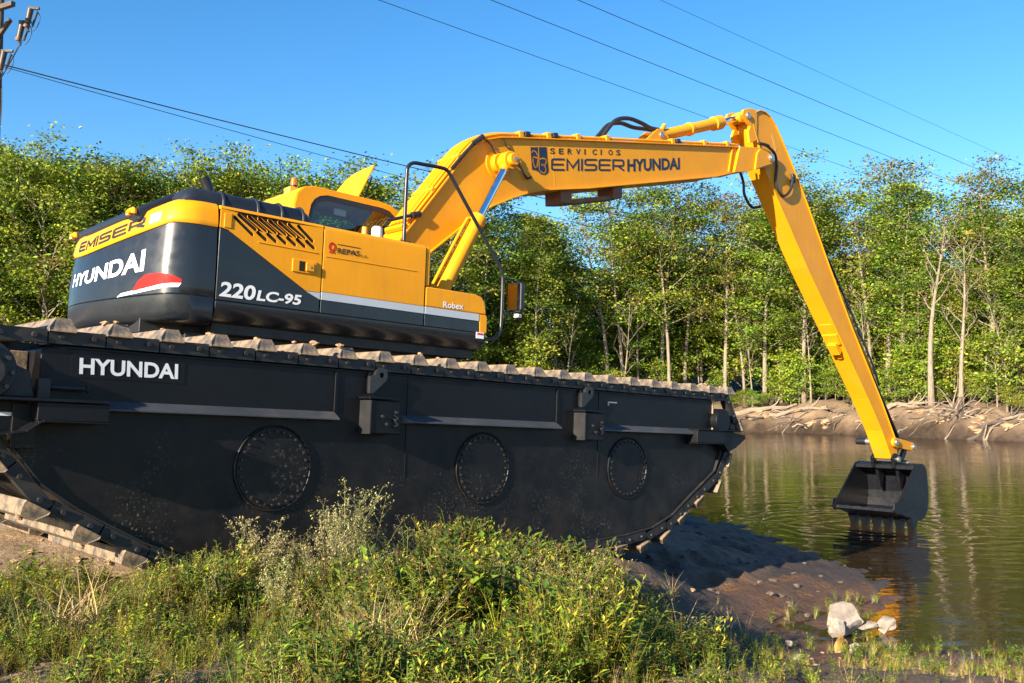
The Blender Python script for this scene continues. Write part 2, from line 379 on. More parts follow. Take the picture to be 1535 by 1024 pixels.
# ---------------------------------------------------------------- terrain
AX = Vector((.7233948, .68870916, -.04878175)).normalized()
YL = Vector((0, 0, 1)).cross(AX).normalized(); ZL = AX.cross(YL)
MO = Vector((-.29942, 9.48080, 1.89847))          # centre of the middle hatch on the near pontoon wall
axh = np.array([AX.x, AX.y]) / math.hypot(AX.x, AX.y); nrh = np.array([axh[1], -axh[0]])     # forward, and out towards the camera
POND = np.array([(60, 7.2), (9, 9.2), (5.4, 9.7), (4.6, 9.95), (3.9, 10.25), (3.4, 10.5), (3.15, 10.9), (3.8, 11.5), (4.7, 12.2), (5.2, 13.3), (5.35, 14.6), (5.25, 16), (5.0, 18), (4.5, 21.5), (3, 27), (0, 33), (-8, 38), (-20, 41), (-45, 44),
                 (-45, 49), (-20, 51), (-10, 56), (0, 66), (10, 74), (19, 78), (24, 75), (27, 71), (29.3, 65), (32.9, 60), (40, 53), (60, 45)], float)
def pond_sd(X, Y):
    """signed distance to the pond outline, negative in the water"""
    d = np.full(X.shape, 1e9); ins = np.zeros(X.shape, bool); n = len(POND)
    for i in range(n):
        a = POND[i]; b_ = POND[(i + 1) % n]; e = b_ - a; L2 = (e ** 2).sum()
        t = np.clip(((X - a[0]) * e[0] + (Y - a[1]) * e[1]) / L2, 0, 1)
        d = np.minimum(d, np.hypot(X - a[0] - t * e[0], Y - a[1] - t * e[1]))
        c1_ = (a[1] > Y) != (b_[1] > Y)
        with np.errstate(divide='ignore', invalid='ignore'):
            xi = a[0] + (Y - a[1]) / (b_[1] - a[1] if b_[1] != a[1] else 1e-9) * (b_[0] - a[0])
        ins ^= c1_ & (X < xi)
    return np.where(ins, -d, d)
_lat = np.random.default_rng(3).random((257, 257))
def vnoise(X, Y, s):
    x = X * s + 1000.3; y = Y * s + 1000.7; i = np.floor(x).astype(int); j = np.floor(y).astype(int); fx = x - i; fy = y - j
    fx = fx * fx * (3 - 2 * fx); fy = fy * fy * (3 - 2 * fy); i &= 255; j &= 255
    return (_lat[i, j] * (1 - fx) * (1 - fy) + _lat[i + 1, j] * fx * (1 - fy) + _lat[i, j + 1] * (1 - fx) * fy + _lat[i + 1, j + 1] * fx * fy) - .5
def fbm(X, Y, s, o=4):
    r = 0; a = 1.
    for k in range(o): r = r + a * vnoise(X + 17.1 * k, Y - 9.7 * k, s * 2 ** k); a *= .5
    return r
def sstep(a, b_, x):
    t = np.clip((x - a) / (b_ - a), 0, 1); return t * t * (3 - 2 * t)
def ground_h(X, Y):
    X = np.asarray(X, float); Y = np.asarray(Y, float)
    d = pond_sd(X, Y) + fbm(X, Y, .9, 3) * np.where(Y < 30, .30, 1.2)
    near = Y < 36 + .05 * X
    hn = np.interp(d, [-6, -1.2, 0, .5, 1.6, 2.8, 4.2, 5.5, 9, 30, 100], [-1.4, -.30, -.09, -.03, .10, .36, .78, .95, 1.15, 1.3, 1.6])
    hf = np.interp(d, [-8, -1, 0, .7, 1.5, 4.5, 9, 60, 400], [-1.7, -.4, -.09, .6, .95, 1.75, 2.3, 7.5, 40.0])
    h = np.where(near, hn, hf)
    h = h + np.where(near, fbm(X, Y, 1.3, 4) * .10 * sstep(-.3, 1.5, d) + fbm(X, Y, 4, 4) * .08, fbm(X, Y, .25, 5) * .9 * sstep(.0, 3, d) + fbm(X, Y, 1.1, 3) * .35 * sstep(-.3, 1.0, d))
    # bed pressed flat under the tracks
    s = (X - MO.x) * axh[0] + (Y - MO.y) * axh[1]; nn = (X - MO.x) * nrh[0] + (Y - MO.y) * nrh[1]
    w = sstep(1.1, .25, nn) * sstep(-7.2, -5.6, nn) * sstep(-8, -5, s) * sstep(4.8, 2.4, s)
    hp = MO.z - .0489 * s - .96 - .23 * np.clip(s - 1.5, 0, 9) ** 1.2 + fbm(X, Y, 3, 3) * .06 + fbm(X, Y, 6, 3) * .10 * sstep(1.5, 3., s) - .06 * sstep(-4.2, -5.0, s)
    h = h * (1 - w) + hp * w
    # ruts and clods churned up ahead of the bow
    ch_ = sstep(1.6, 2.8, s) * sstep(2.2, 1.0, nn) * sstep(-8, -6, nn) * sstep(12, 7, s)
    h = h + ch_ * (.028 * np.sin(nn * 9 + 2 * fbm(X, Y, .8, 2)) + .05 * fbm(X, Y, 3.2, 4) + .05 * np.abs(fbm(X, Y, 7, 3)))
    return h
def gz(x, y): return float(ground_h(np.array([x]), np.array([y]))[0])

def axis_pts(lo, hi, step, *outs):
    a = list(np.arange(lo, hi + 1e-6, step))
    for (l2, h2, st) in outs:
        a = list(np.arange(l2, a[0] - st * .5, st)) + a + list(np.arange(a[-1] + st, h2 + 1e-6, st))
    return np.array(a)
gx = axis_pts(-8, 9.5, .09, (-50, 60, .55), (-150, 160, 8), (-900, 900, 90))
gy = axis_pts(3.6, 22, .09, (-4, 98, .5), (-60, 180, 6), (-240, 1200, 90))
GX, GY = np.meshgrid(gx, gy); GH = ground_h(GX, GY)
nx_, ny_ = len(gx), len(gy)
V = np.stack([GX, GY, GH], -1).reshape(-1, 3)
idx = np.arange(nx_ * ny_).reshape(ny_, nx_)
Q = np.stack([idx[:-1, :-1], idx[:-1, 1:], idx[1:, 1:], idx[1:, :-1]], -1).reshape(-1, 4)
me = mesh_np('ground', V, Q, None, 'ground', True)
GD = pond_sd(GX, GY)
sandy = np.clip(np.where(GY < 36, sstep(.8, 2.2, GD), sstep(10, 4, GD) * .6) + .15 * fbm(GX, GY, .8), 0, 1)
wetm = np.clip(np.where(GY < 36, 1 - sstep(.03, .34, GH + .12 * fbm(GX, GY, 1.7)), 1 - sstep(.25, 1.5, GH + .8 * fbm(GX, GY, .7))), 0, 1)
S_ = (GX - MO.x) * axh[0] + (GY - MO.y) * axh[1]; N_ = (GX - MO.x) * nrh[0] + (GY - MO.y) * nrh[1]
churn = sstep(.8, 2.4, S_) * sstep(2.4, 1.0, N_) * sstep(-9, -6, N_) * (GY < 30)
wetm = np.clip(np.maximum(wetm, churn * .85), 0, 1)
orng = np.clip((GY < 13.5) * (GX > 2.5) * 1.0, 0, 1)
weed_shade = sstep(.5, 1.0, N_) * sstep(-3.4, -2.6, S_) * (GY < 12) * sstep(.6, 1.6, GD); sandy = sandy * (1 - .85 * weed_shade)  # soil darkened under the weeds, painting in the shade of their gaps
ca = me.color_attributes.new('soil', 'FLOAT_COLOR', 'POINT')
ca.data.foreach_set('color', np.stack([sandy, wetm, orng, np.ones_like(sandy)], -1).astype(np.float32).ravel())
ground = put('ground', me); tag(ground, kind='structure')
wx = np.concatenate([np.linspace(-60, 80, 30)]); wy = np.linspace(5, 100, 30)
WX, WY = np.meshgrid(wx, wy); ii = np.arange(900).reshape(30, 30)
me = mesh_np('water', np.stack([WX, WY, np.full_like(WX, -.09)], -1).reshape(-1, 3), np.stack([ii[:-1, :-1], ii[:-1, 1:], ii[1:, 1:], ii[1:, :-1]], -1).reshape(-1, 4), None, 'water')
tag(put('water', me), kind='structure')

# ---------------------------------------------------------------- excavator
BASE = Vector((0, 2.5, -1.02))
Mw = Matrix(((AX.x, YL.x, ZL.x, MO.x), (AX.y, YL.y, ZL.y, MO.y), (AX.z, YL.z, ZL.z, MO.z), (0, 0, 0, 1)))
root = empty('amphibious_excavator'); root.matrix_world = Mw @ Matrix.Translation(BASE)
tag(root, 'yellow amphibious excavator on black tracked pontoons with its long arm over the water', 'excavator')
MP = Matrix.Translation(-BASE)                                      # pontoon frame (near wall y = 0)
MH = MP @ Matrix.Translation((-1.0, 2.5, 0)) @ Matrix.Rotation(R(-2), 4, 'Z')   # upper structure frame

TOPZ = .87
hull = [(-4.23, .83), (-4.07, TOPZ), (3.99, TOPZ), (4.02, .50), (4.21, .267), (4.04, -.051), (3.52, -.355), (3.15, -.585), (2.76, -.722), (2.27, -.785), (1.8, -.815), (1.2, -.825),
        (-2.3, -.825), (-2.75, -.77), (-3.15, -.67), (-3.41, -.563), (-3.66, -.43), (-3.90, -.303), (-4.16, -.124), (-4.33, .084), (-4.40, .25), (-4.22, .42)]
W = 1.55
tpath = [(-4.0, .925), (4.12, .925)] + arc(4.12, .60, .325, 80, -30, 6) + [(4.33, .22), (4.13, -.10), (3.57, -.42), (3.19, -.645), (2.79, -.785), (2.28, -.85), (1.8, -.878), (1.2, -.885), (-2.3, -.885),
         (-2.78, -.825), (-3.18, -.725), (-3.45, -.615), (-3.70, -.48), (-3.95, -.35), (-4.22, -.165), (-4.40, .04), (-4.56, .22)] + arc(-4.48, .56, .365, 215, 95, 7)
def resample(pts, step, closed=True):
    P_ = pts + [pts[0]] if closed else pts; out = []; acc = 0.; nxt = 0.
    for (a, b_) in zip(P_[:-1], P_[1:]):
        l = math.hypot(b_[0] - a[0], b_[1] - a[1])
        while nxt <= acc + l - 1e-9:
            t = (nxt - acc) / l; out.append((a[0] + (b_[0] - a[0]) * t, a[1] + (b_[1] - a[1]) * t, (b_[0] - a[0]) / l, (b_[1] - a[1]) / l)); nxt += step
        acc += l
    return out, acc
_, per = resample(tpath, 1); nshoe = round(per / .4025); pitch = per / nshoe
# one shared shoe: trapezoid channel across the pontoon
sh = MB()
c0s = [(-.095, .03), (.095, .03), (.095, .05), (.06, .135), (-.04, .135), (-.095, .06)]
def sec(y, k=1.0, dz=0): return [(x * k, y, z + dz) for x, z in c0s]
ring = [sec(-.07), sec(-.02), sec(W * .5), sec(W + .02), sec(W + .07)]
ring[0] = [(x, y + (.05 if z > .1 else 0), z) for x, y, z in ring[0]]
vsx = [p for r_ in ring for p in r_]; fsx = []
for i in range(4):
    for k in range(6): fsx.append((i * 6 + k, i * 6 + (k + 1) % 6, (i + 1) * 6 + (k + 1) % 6, (i + 1) * 6 + k))
fsx += [(5, 4, 3, 2, 1, 0), (24, 25, 26, 27, 28, 29)]
sh.add(vsx, fsx)
shoe_me = bpy.data.meshes.new('track_shoe'); shoe_me.from_pydata(sh.v, [], sh.f); shoe_me.update(); shoe_me.materials.append(MATS['track_steel'])
import bmesh
bm = bmesh.new(); bm.from_mesh(shoe_me); bmesh.ops.recalc_face_normals(bm, faces=bm.faces); bm.to_mesh(shoe_me); bm.free()
def clump_mesh(seed, r):
    rr_ = random.Random(seed); bm_ = bmesh.new(); bmesh.ops.create_icosphere(bm_, subdivisions=2, radius=r)
    for v_ in bm_.verts:
        v_.co *= rr_.uniform(.65, 1.3); v_.co.z *= .55
    me_ = bpy.data.meshes.new('mud_clump'); bm_.to_mesh(me_); bm_.free(); me_.materials.append(MATS['mud_clump']); return me_
clumps = [clump_mesh(i, .05) for i in range(4)]
link_me = {}
for nearside in (True, False):
    sg = -1 if nearside else 1
    lm_ = MB().box((-pitch * .5 + .006, -.0475, -.052), (pitch * .5 - .006, .0475, .046))
    for q in (-.11, .11): lm_.cyl((q, sg * .0475, 0), (q, sg * .068, 0), .022, .018, 8)
    link_me[nearside] = bpy.data.meshes.new('track_link'); link_me[nearside].from_pydata(lm_.v, [], lm_.f); link_me[nearside].update(); link_me[nearside].materials.append(MATS['frame_black'])
def build_pontoon(y0, near):
    L = MP @ Matrix.Translation((0, y0, 0))
    h = MB().prism(hull, 0, W)
    p = h.build('pontoon', 'pontoon_black', root, L, .012)
    if near: p['label'] = 'black pontoon hull nearest the camera with three bolted hatches'
    for ya, yb in ((-.035, .06), (W - .06, W + .035)):
        for (x, z, dx, dz) in resample(tpath, pitch)[0]:
            a = math.atan2(dz, dx)
            put('track_link', link_me[ya < 0], p, Matrix.Translation((x, (ya + yb) / 2, z)) @ Matrix.Rotation(-a, 4, 'Y'))
    for k, (x, z, dx, dz) in enumerate(resample(tpath, pitch)[0]):
        a = math.atan2(dz, dx)
        o = put('track_shoe', shoe_me, p, Matrix.Translation((x + dx * .29, rng.uniform(-.008, .008), z + dz * .29)) @ Matrix.Rotation(-a, 4, 'Y'))
        o2 = o.modifiers.new('bevel', 'BEVEL'); o2.width = .004; o2.segments = 1
        if near and rng.random() < (.9 if x < -1.5 else .35):
            for q in range(rng.choice((1, 1, 2))):
                zz = .145 if rng.random() < .6 else .05
                put('mud_clump', rng.choice(clumps), o, Matrix.Translation((rng.uniform(-.08, .07), rng.uniform(-.05, .3), zz)) @ Matrix.Rotation(rng.uniform(0, 6), 4, 'Z') @ Matrix.Scale(rng.uniform(.35, .9), 4))
    return p
ponN = build_pontoon(0, True)
ponF = build_pontoon(5.0 - W, False)
def sub(mb, name, mat, bevel=.006, **k): return mb.build(name, mat, ponN, None, bevel, **k)
# rub rail along the lower edge
rail = [(4.21, .267), (4.04, -.051), (3.52, -.355), (3.15, -.585), (2.76, -.722), (2.27, -.785), (1.8, -.815), (1.2, -.828), (-2.3, -.828), (-2.75, -.77), (-3.15, -.67), (-3.41, -.563), (-3.66, -.43), (-3.90, -.303), (-4.16, -.124), (-4.33, .084), (-4.45, .22)]
sub(MB().strip(rail, .016, -.035, .004), 'rub_rail', 'bolt_dark' if 'bolt_dark' in MATS else 'frame_black', .003)
for hxx in (-2.35, 0.0, 2.28):
    hc = MB(); hc.cyl((hxx, -.013, -.01), (hxx, .004, -.01), .335, seg=48)
    hc.tube([(hxx + .35 * math.cos(a * math.pi / 24), -.010, -.01 + .35 * math.sin(a * math.pi / 24)) for a in range(49)], .009, 6, False)
    o = sub(hc, 'hatch_cover', 'pontoon_black', 0)
    bo = MB()
    for k in range(28):
        a = 2 * math.pi * k / 28; x, z = hxx + .305 * math.cos(a), -.01 + .305 * math.sin(a)
        bo.cyl((x, -.013, z), (x, -.030, z), .0115, .009, 6)
    bo.build('bolt_ring', 'bolt_dull', o)['kind'] = 'stuff'
def ledge(x0, x1, cut0=0, cut1=0):
    mb = MB()
    vs_ = [(x0, .0, .485), (x1, .0, .485), (x1, .0, .40), (x0, .0, .40), (x0 + cut0, -.10, .425), (x1 - cut1, -.10, .425), (x1 - cut1, -.10, .41), (x0 + cut0, -.10, .41)]
    mb.add(vs_, [(0, 4, 5, 1), (4, 7, 6, 5), (7, 3, 2, 6), (0, 3, 7, 4), (1, 5, 6, 2), (0, 1, 2, 3)])
    return sub(mb, 'side_ledge', 'ledge_skylit', .004)
ledge(-3.80, -1.78, 0, 0); ledge(-1.07, 1.055, .1, 0); ledge(1.725, 3.56, .12, 0)
for xx in (-1.78, 1.055):                # flat bars that end the ledge bays, and the plate seams
    sub(MB().box((xx - .012, -.014, .487), (xx + .012, .003, .855)), 'seam_bar', 'pontoon_black', .003)
for xx in (-.98, 1.75):
    sub(MB().box((xx - .004, -.006, -.1), (xx + .004, .003, .855)), 'seam_bar', 'pontoon_black', 0)
sub(MB().box((-4.05, -.012, .845), (3.98, .003, .862)), 'top_trim', 'pontoon_black', .003)
for x0 in (-1.50, 1.35):
    mb = MB().box((x0, -.16, .30), (x0 + .33, .003, .605))
    o = sub(mb, 'socket_box', 'pontoon_black', .012)
    MB().box((x0 - .03, -.175, .612), (x0 + .29, .003, .632)).build('lid', 'pontoon_black', o, bevel=.004)
    MB().prism([(x0 - .012, .30), (x0 - .002, .30), (x0 - .002, .60), (x0 - .012, .60)], -.17, .0).build('side_plate', 'bolt_dull', o)
    hk = MB()
    for (ax_, az_) in ((.12, .46), (.17, .39), (.26, .43), (.27, .50)):
        hk.cyl((x0 + ax_, -.16, az_), (x0 + ax_, -.185, az_), .014, seg=8)
    hk.tube(smooth_path([(x0 + .25, -.172, .47), (x0 + .285, -.18, .45), (x0 + .255, -.18, .42), (x0 + .285, -.18, .39), (x0 + .25, -.172, .37)], 4), .007, 6)
    hk.build('latch', 'bolt_dull', o)['kind'] = 'stuff'
    # lifting lug with an eye
    lx = x0 + .13; pts = [(lx - .09, .665), (lx - .055, .665), (lx + .09, .79), (lx + .10, .83)] + arc(lx + .035, .835, .068, 0, 180, 8)[1:] + [(lx - .09, .82)]
    eye = arc(lx + .035, .835, .026, 0, 360, 12)[:-1]
    bm = bmesh.new(); 
    def loop(pl, y): return [bm.verts.new((x, y, z)) for x, z in pl]
    of, ob, ef, eb = loop(pts, -.07), loop(pts, -.03), loop(eye, -.07), loop(eye, -.03)
    for vsq in (of, ob, ef, eb):
        for i in range(len(vsq)): bm.edges.new((vsq[i], vsq[(i + 1) % len(vsq)]))
    for A_, B_ in ((of, ef), (ob, eb)):
        ed = [bm.edges.get((l_[i], l_[(i + 1) % len(l_)])) for l_ in (A_, B_) for i in range(len(l_))]
        bmesh.ops.triangle_fill(bm, edges=ed, use_beauty=True)
    for A_, B_ in ((of, ob), (ef, eb)):
        for i in range(len(A_)): bm.faces.new((A_[i], A_[(i + 1) % len(A_)], B_[(i + 1) % len(A_)], B_[i]))
    bmesh.ops.recalc_face_normals(bm, faces=bm.faces)
    me = bpy.data.meshes.new('lifting_lug'); bm.to_mesh(me); bm.free(); me.materials.append(MATS['bolt_dull'])
    o = put('lifting_lug', me, ponN)
    MB().box((lx - .08, -.032, .68), (lx - .03, .003, .86)).build('lug_web', 'pontoon_black', o)
# rear guard frame and travel drive
mb = MB().box((-4.75, -.26, .455), (-3.81, -.02, .478)).box((-4.29, -.24, .325), (-3.81, .0, .452)).box((-4.29, -.27, .310), (-3.81, .0, .325))
mb.strip([(-3.81, .317), (-4.26, .322), (-4.36, .25), (-4.48, .225), (-4.75, .225)], .014, -.28, -.04)
sub(mb, 'rear_guard', 'pontoon_black', .006)
mb = MB().box((-4.75, -.05, .23), (-4.30, -.03, .455)).box((-4.40, -.08, .13), (-4.24, .01, .44))
sub(mb, 'guard_web', 'pontoon_black', .005)
mb = MB(); DX, DZ = -4.62, .64
mb.cyl((DX, .10, DZ), (DX, -.20, DZ), .19, .19, 32); mb.cyl((DX, -.2, DZ), (DX, -.27, DZ), .13, .11, 32); mb.cyl((DX, .02, DZ), (DX, -.05, DZ), .24, .24, 32)
mb.prism([(DX + .1, .48), (DX + .34, .48), (DX + .30, .66), (DX + .16, .72)], -.12, .02)
o = sub(mb, 'travel_drive', 'frame_black', .012)
bo = MB()
for k in range(10):
    a = 2 * math.pi * k / 10; bo.cyl((DX + .16 * math.cos(a), -.2, DZ + .16 * math.sin(a)), (DX + .16 * math.cos(a), -.222, DZ + .16 * math.sin(a)), .016, seg=6)
bo.build('bolt_ring', 'bolt_dull', o)['kind'] = 'stuff'
mb = MB(); mb.cyl((-4.22, -.08, .56), (-3.93, -.08, .56), .018, seg=8).cyl((-3.93, -.08, .56), (-3.91, -.08, .56), .03, seg=6).box((-4.27, -.14, .479), (-4.19, -.02, .62))
sub(mb, 'track_tensioner', 'frame_black', .004)
mb = MB().box((-4.42, .25, .40), (-4.235, W - .2, .82))
sub(mb, 'end_box', 'track_steel', .01)
sub(MB().box((-4.47, -.052, .35), (-4.40, -.046, .375)), 'serial_plate', 'white_paint', 0)
# front guard
mb = MB().box((3.46, -.16, .31), (4.08, .0, .466)).box((3.44, -.19, .296), (4.10, .0, .308)).prism([(4.083, .30), (4.083, .47), (4.58, .43), (4.60, .38), (4.36, .25), (4.2, .20)], -.13, -.02)
mb.box((3.46, -.175, .468), (4.5, .0, .482))
sub(mb, 'front_guard', 'pontoon_black', .006)
mb = MB(); mb.cyl((4.12, .1, .6), (4.12, -.10, .6), .16, seg=24).prism([(4.02, .485), (4.02, .60), (4.10, .72), (4.20, .70), (4.24, .60), (4.20, .485)], -.09, .05)
sub(mb, 'idler_bracket', 'pontoon_black', .008)
sub(MB().box((3.99, -.02, .48), (4.005, .0, .84)), 'end_trim', 'track_steel', 0)
sub(MB().box((1.90, -.012, .735), (2.06, .0, .75)).box((1.90, -.012, .705), (1.92, .0, .735)), 'step_clip', 'bolt_steel', 0)
sub(MB().prism([(-4.02, .645), (-3.17, .645), (-3.17, .825), (-4.02, .825)], -.004, .0), 'decal', 'pontoon_black', 0)
sub(text_on('HYUNDAI', (-3.962, .668), (-3.224, .677), (-3.967, .787), -.0075, .028), 'lettering', 'white_paint', 0)

# cross beams and turntable
mb = MB()
for x in (-2.2, 1.5): mb.box((x - .22, .3, .45), (x + .22, 4.7, .80))
mb.box((-1.6, 1.75, .55), (.9, 3.25, 1.0)).box((-2.2, 1.9, .5), (1.5, 2.3, .85)).box((-2.2, 2.7, .5), (1.5, 3.1, .85))
mb.build('cross_frame', 'frame_black', root, MP, .02)
mb = MB(); mb.cyl((-.35, 2.48, .95), (-.35, 2.48, 1.14), .72, seg=40).cyl((-.35, 2.48, 1.0), (-.35, 2.48, 1.08), .80, seg=40)
mb.build('turntable', 'frame_black', root, MP, .01)

# ---- upper structure (house frame) ------------------------------------------------
def part(mb, name, mat, bevel=.012, **k): return mb.build(name, mat, root, MH, bevel, **k)
YN = -1.37
# deck frame
mb = MB().box((-1.30, -1.22, 1.20), (1.90, 1.30, 1.32)).box((-.9, -1.28, 1.32), (1.85, 1.30, 1.9)).box((-1.9, -1.0, 1.16), (-1.2, 1.0, 1.3))
for y in (-1.05, -.6, .0, .6, 1.05): mb.box((-1.5, y - .04, 1.13), (1.6, y + .04, 1.2))
part(mb, 'deck_frame', 'frame_black', .01)
# lower skirt (dark), rounded underneath
def skirt(x0, x1, ztop):
    prof = [(YN, ztop), (YN, 1.44), (YN + .02, 1.38), (YN + .07, 1.325), (YN + .16, 1.29), (YN + .32, 1.28), (YN + .32, ztop)]
    mb = MB(); n = len(prof)
    vs_ = [(x0, y, z) for y, z in prof] + [(x1, y, z) for y, z in prof]
    mb.add(vs_, [tuple(range(n)), tuple(range(2 * n - 1, n - 1, -1))] + [(i, i + n, (i + 1) % n + n, (i + 1) % n) for i in range(n)])
    return mb
mb = skirt(-1.345, 1.955, 1.497)
o = part(mb, 'lower_skirt', 'dark_grey', .008)
MB().box((1.83, YN - .004, 1.432), (1.945, YN, 1.505)).build('warning_sticker', 'white_paint', o)
MB().box((1.845, YN - .0065, 1.475), (1.93, YN - .0035, 1.495)).build('warning_stripe', 'red_paint', o)
# rear side panel: yellow above the diagonal, dark below
ZT = 2.41
def topround(poly): return poly
mb = MB().prism([(-1.345, 1.50), (-.243, 1.50), (-.243, 1.635), (-.405, 1.702), (-1.26, 2.178), (-1.345, 2.19)], YN, YN + .25)
pd = part(mb, 'side_panel', 'dark_grey', .008); pd['label'] = 'dark lower side panel with white model number'
text_on('220', (-1.315, 1.537), (-.955, 1.537), (-1.318, 1.682), YN - .005, .03, shear=.06).build('lettering', 'white_paint', pd)
text_on('LC-95', (-.935, 1.540), (-.462, 1.548), (-.935, 1.645), YN - .005, .03, shear=.04).build('lettering', 'white_paint', pd)
def slat_poly(x0, z0, x1, z1, w):
    dx, dz = x1 - x0, z1 - z0; l = math.hypot(dx, dz); ux, uz = dx / l, dz / l; px, pz = -uz * w / 2, ux * w / 2; out = []
    for k in range(5):
        a = R(90 + 45 * k); ca_, sa_ = math.cos(a), math.sin(a); out.append((x0 + (ux * ca_) * w / 2 + px * sa_ , z0 + (uz * ca_) * w / 2 + pz * sa_))
    for k in range(5):
        a = R(-90 + 45 * k); ca_, sa_ = math.cos(a), math.sin(a); out.append((x1 + (ux * ca_) * w / 2 + px * sa_, z1 + (uz * ca_) * w / 2 + pz * sa_))
    return out
slats = [slat_poly(-1.205, 2.315, -1.015, 2.178, .036)]
for k in range(7):
    x = -1.165 + k * .1065; last = k == 6
    slats.append(slat_poly(x, 2.345, x + (.18 if not last else .165), 2.345 - (.113 if not last else .125), .038))
    if k < 6: slats.append(slat_poly(x + .205, 2.208, x + .292, 2.152, .038))
    elif last: pass
# yellow panel with real louver openings (boolean-free: slots are filled out of the face with triangle_fill)
def panel_with_holes(outer, holes, y0, depth):
    bm = bmesh.new(); allr = []
    for pl in [outer] + holes: allr.append([bm.verts.new((x, y0, z)) for x, z in pl])
    ed = []
    for r_ in allr:
        for i in range(len(r_)): ed.append(bm.edges.new((r_[i], r_[(i + 1) % len(r_)])))
    bmesh.ops.triangle_fill(bm, edges=ed, use_beauty=True)
    for r_ in allr:
        bk = [bm.verts.new((v_.co.x, y0 + depth, v_.co.z)) for v_ in r_]
        for i in range(len(r_)):
            j = (i + 1) % len(r_); bm.faces.new((r_[i], r_[j], bk[j], bk[i]))
    bmesh.ops.recalc_face_normals(bm, faces=bm.faces)
    for f_ in bm.faces:
        if abs(f_.normal.y) > .9 and f_.normal.y > 0: f_.normal_flip()
    me = bpy.data.meshes.new('side_panel'); bm.to_mesh(me); bm.free(); return me
me = panel_with_holes([(-1.345, 2.195), (-1.262, 2.183), (-.405, 1.707), (-.243, 1.707), (-.243, 2.375), (-1.345, 2.375)], slats, YN, .010)
me.materials.append(MATS['yellow'])
pr = put('side_panel', me, root, MH); pr['label'] = 'yellow engine side panel with slanted black louvres'
MB().box((-1.34, YN + .0115, 1.75), (-.25, YN + .05, 2.37)).build('louver_backing', 'slot_black', pr)
MB().box((-.575, YN - .012, 1.878), (-.30, YN + .003, 2.012)).build('handle_plate', 'yellow', pr, bevel=.012)
MB().box((-.50, YN - .014, 1.895), (-.435, YN - .0125, 1.995)).build('handle_recess', 'slot_black', pr)
MB().box((-.43, YN - .03, 1.90), (-.335, YN - .013, 1.99)).build('handle', 'yellow', pr, bevel=.01)
MB().cyl((-.382, YN - .03, 1.945), (-.382, YN - .034, 1.945), .012, seg=10).build('keyhole', 'bolt_steel', pr)
MB().prism([(-1.31, 2.20), (-1.235, 2.20), (-1.235, 2.34), (-1.31, 2.34)], YN - .008, YN + .002).build('hinge_plate', 'yellow', pr, bevel=.006)
MB().tube([(-.95, YN, 2.115), (-.30, YN, 2.105)], .007, 8).build('pressed_rib', 'yellow', pr)
def roof_edge(x0, x1, z0, z1, ydeep, rad=.05, mat='yellow', name='top_edge', parent=None):
    prof = [(YN, z0), (YN, z1 - rad)] + [(YN + rad - rad * math.cos(R(a)), z1 - rad + rad * math.sin(R(a))) for a in (22, 45, 67, 90)] + [(ydeep, z1), (ydeep, z0)]
    n = len(prof); mb = MB()
    mb.add([(x0, y, z) for y, z in prof] + [(x1, y, z) for y, z in prof], [tuple(range(n)), tuple(range(2 * n - 1, n - 1, -1))] + [(i, i + n, (i + 1) % n + n, (i + 1) % n) for i in range(n)])
    return mb
roof_edge(-1.345, -.243, 2.377, ZT, -.35, .032).build('top_edge', 'yellow', pr)
# front side panel
mb = roof_edge(-.228, 1.068, 1.716, ZT, -.36, .05)
pf = part(mb, 'side_door', 'yellow', .008); pf['label'] = 'yellow side door with dealer lettering'
MB().prism([(-.228, 1.50), (1.068, 1.50), (1.068, 1.632), (-.228, 1.632)], YN, YN + .25).build('door_base', 'dark_grey', pf, bevel=.006)
MB().prism([(-.228, 1.634), (1.068, 1.634), (1.068, 1.714), (-.228, 1.714)], YN - .003, YN + .25).build('silver_stripe', 'silver', pf, bevel=.003)
MB().tube([(-.20, YN, 2.088), (.94, YN, 2.094)], .006, 8).build('pressed_rib', 'yellow', pf)
MB().prism([(-.243, 1.634), (-.405, 1.70), (-.243, 1.703)], YN - .003, YN + .02).build('silver_stripe', 'silver', pr)
text_on('REPAS', (-.068, 2.140), (.20, 2.147), (-.068, 2.197), YN - .004, .02).build('lettering', 'text_black', pf)
text_on('S.A.', (.215, 2.140), (.305, 2.142), (.215, 2.170), YN - .004, .0).build('lettering', 'text_black', pf)
MB().box((-.068, YN - .004, 2.232), (.205, YN + .001, 2.238)).build('logo_line', 'text_black', pf)
mb = MB()
for k in range(20):
    a0, a1 = 2 * math.pi * k / 20, 2 * math.pi * (k + 1) / 20
    mb.add([(-.132 + r_ * math.cos(a) * .85, YN - .004, 2.197 + r_ * math.sin(a)) for r_, a in ((.028, a0), (.048, a0), (.048, a1), (.028, a1))], [(0, 1, 2, 3)])
for dx in (-.03, .008): mb.add([(-.132 + dx, YN - .004, 2.13), (-.132 + dx + .022, YN - .004, 2.13), (-.132 + dx + .022, YN - .004, 2.150), (-.132 + dx, YN - .004, 2.150)], [(0, 1, 2, 3)])
mb.build('logo_ring', 'red_paint', pf)
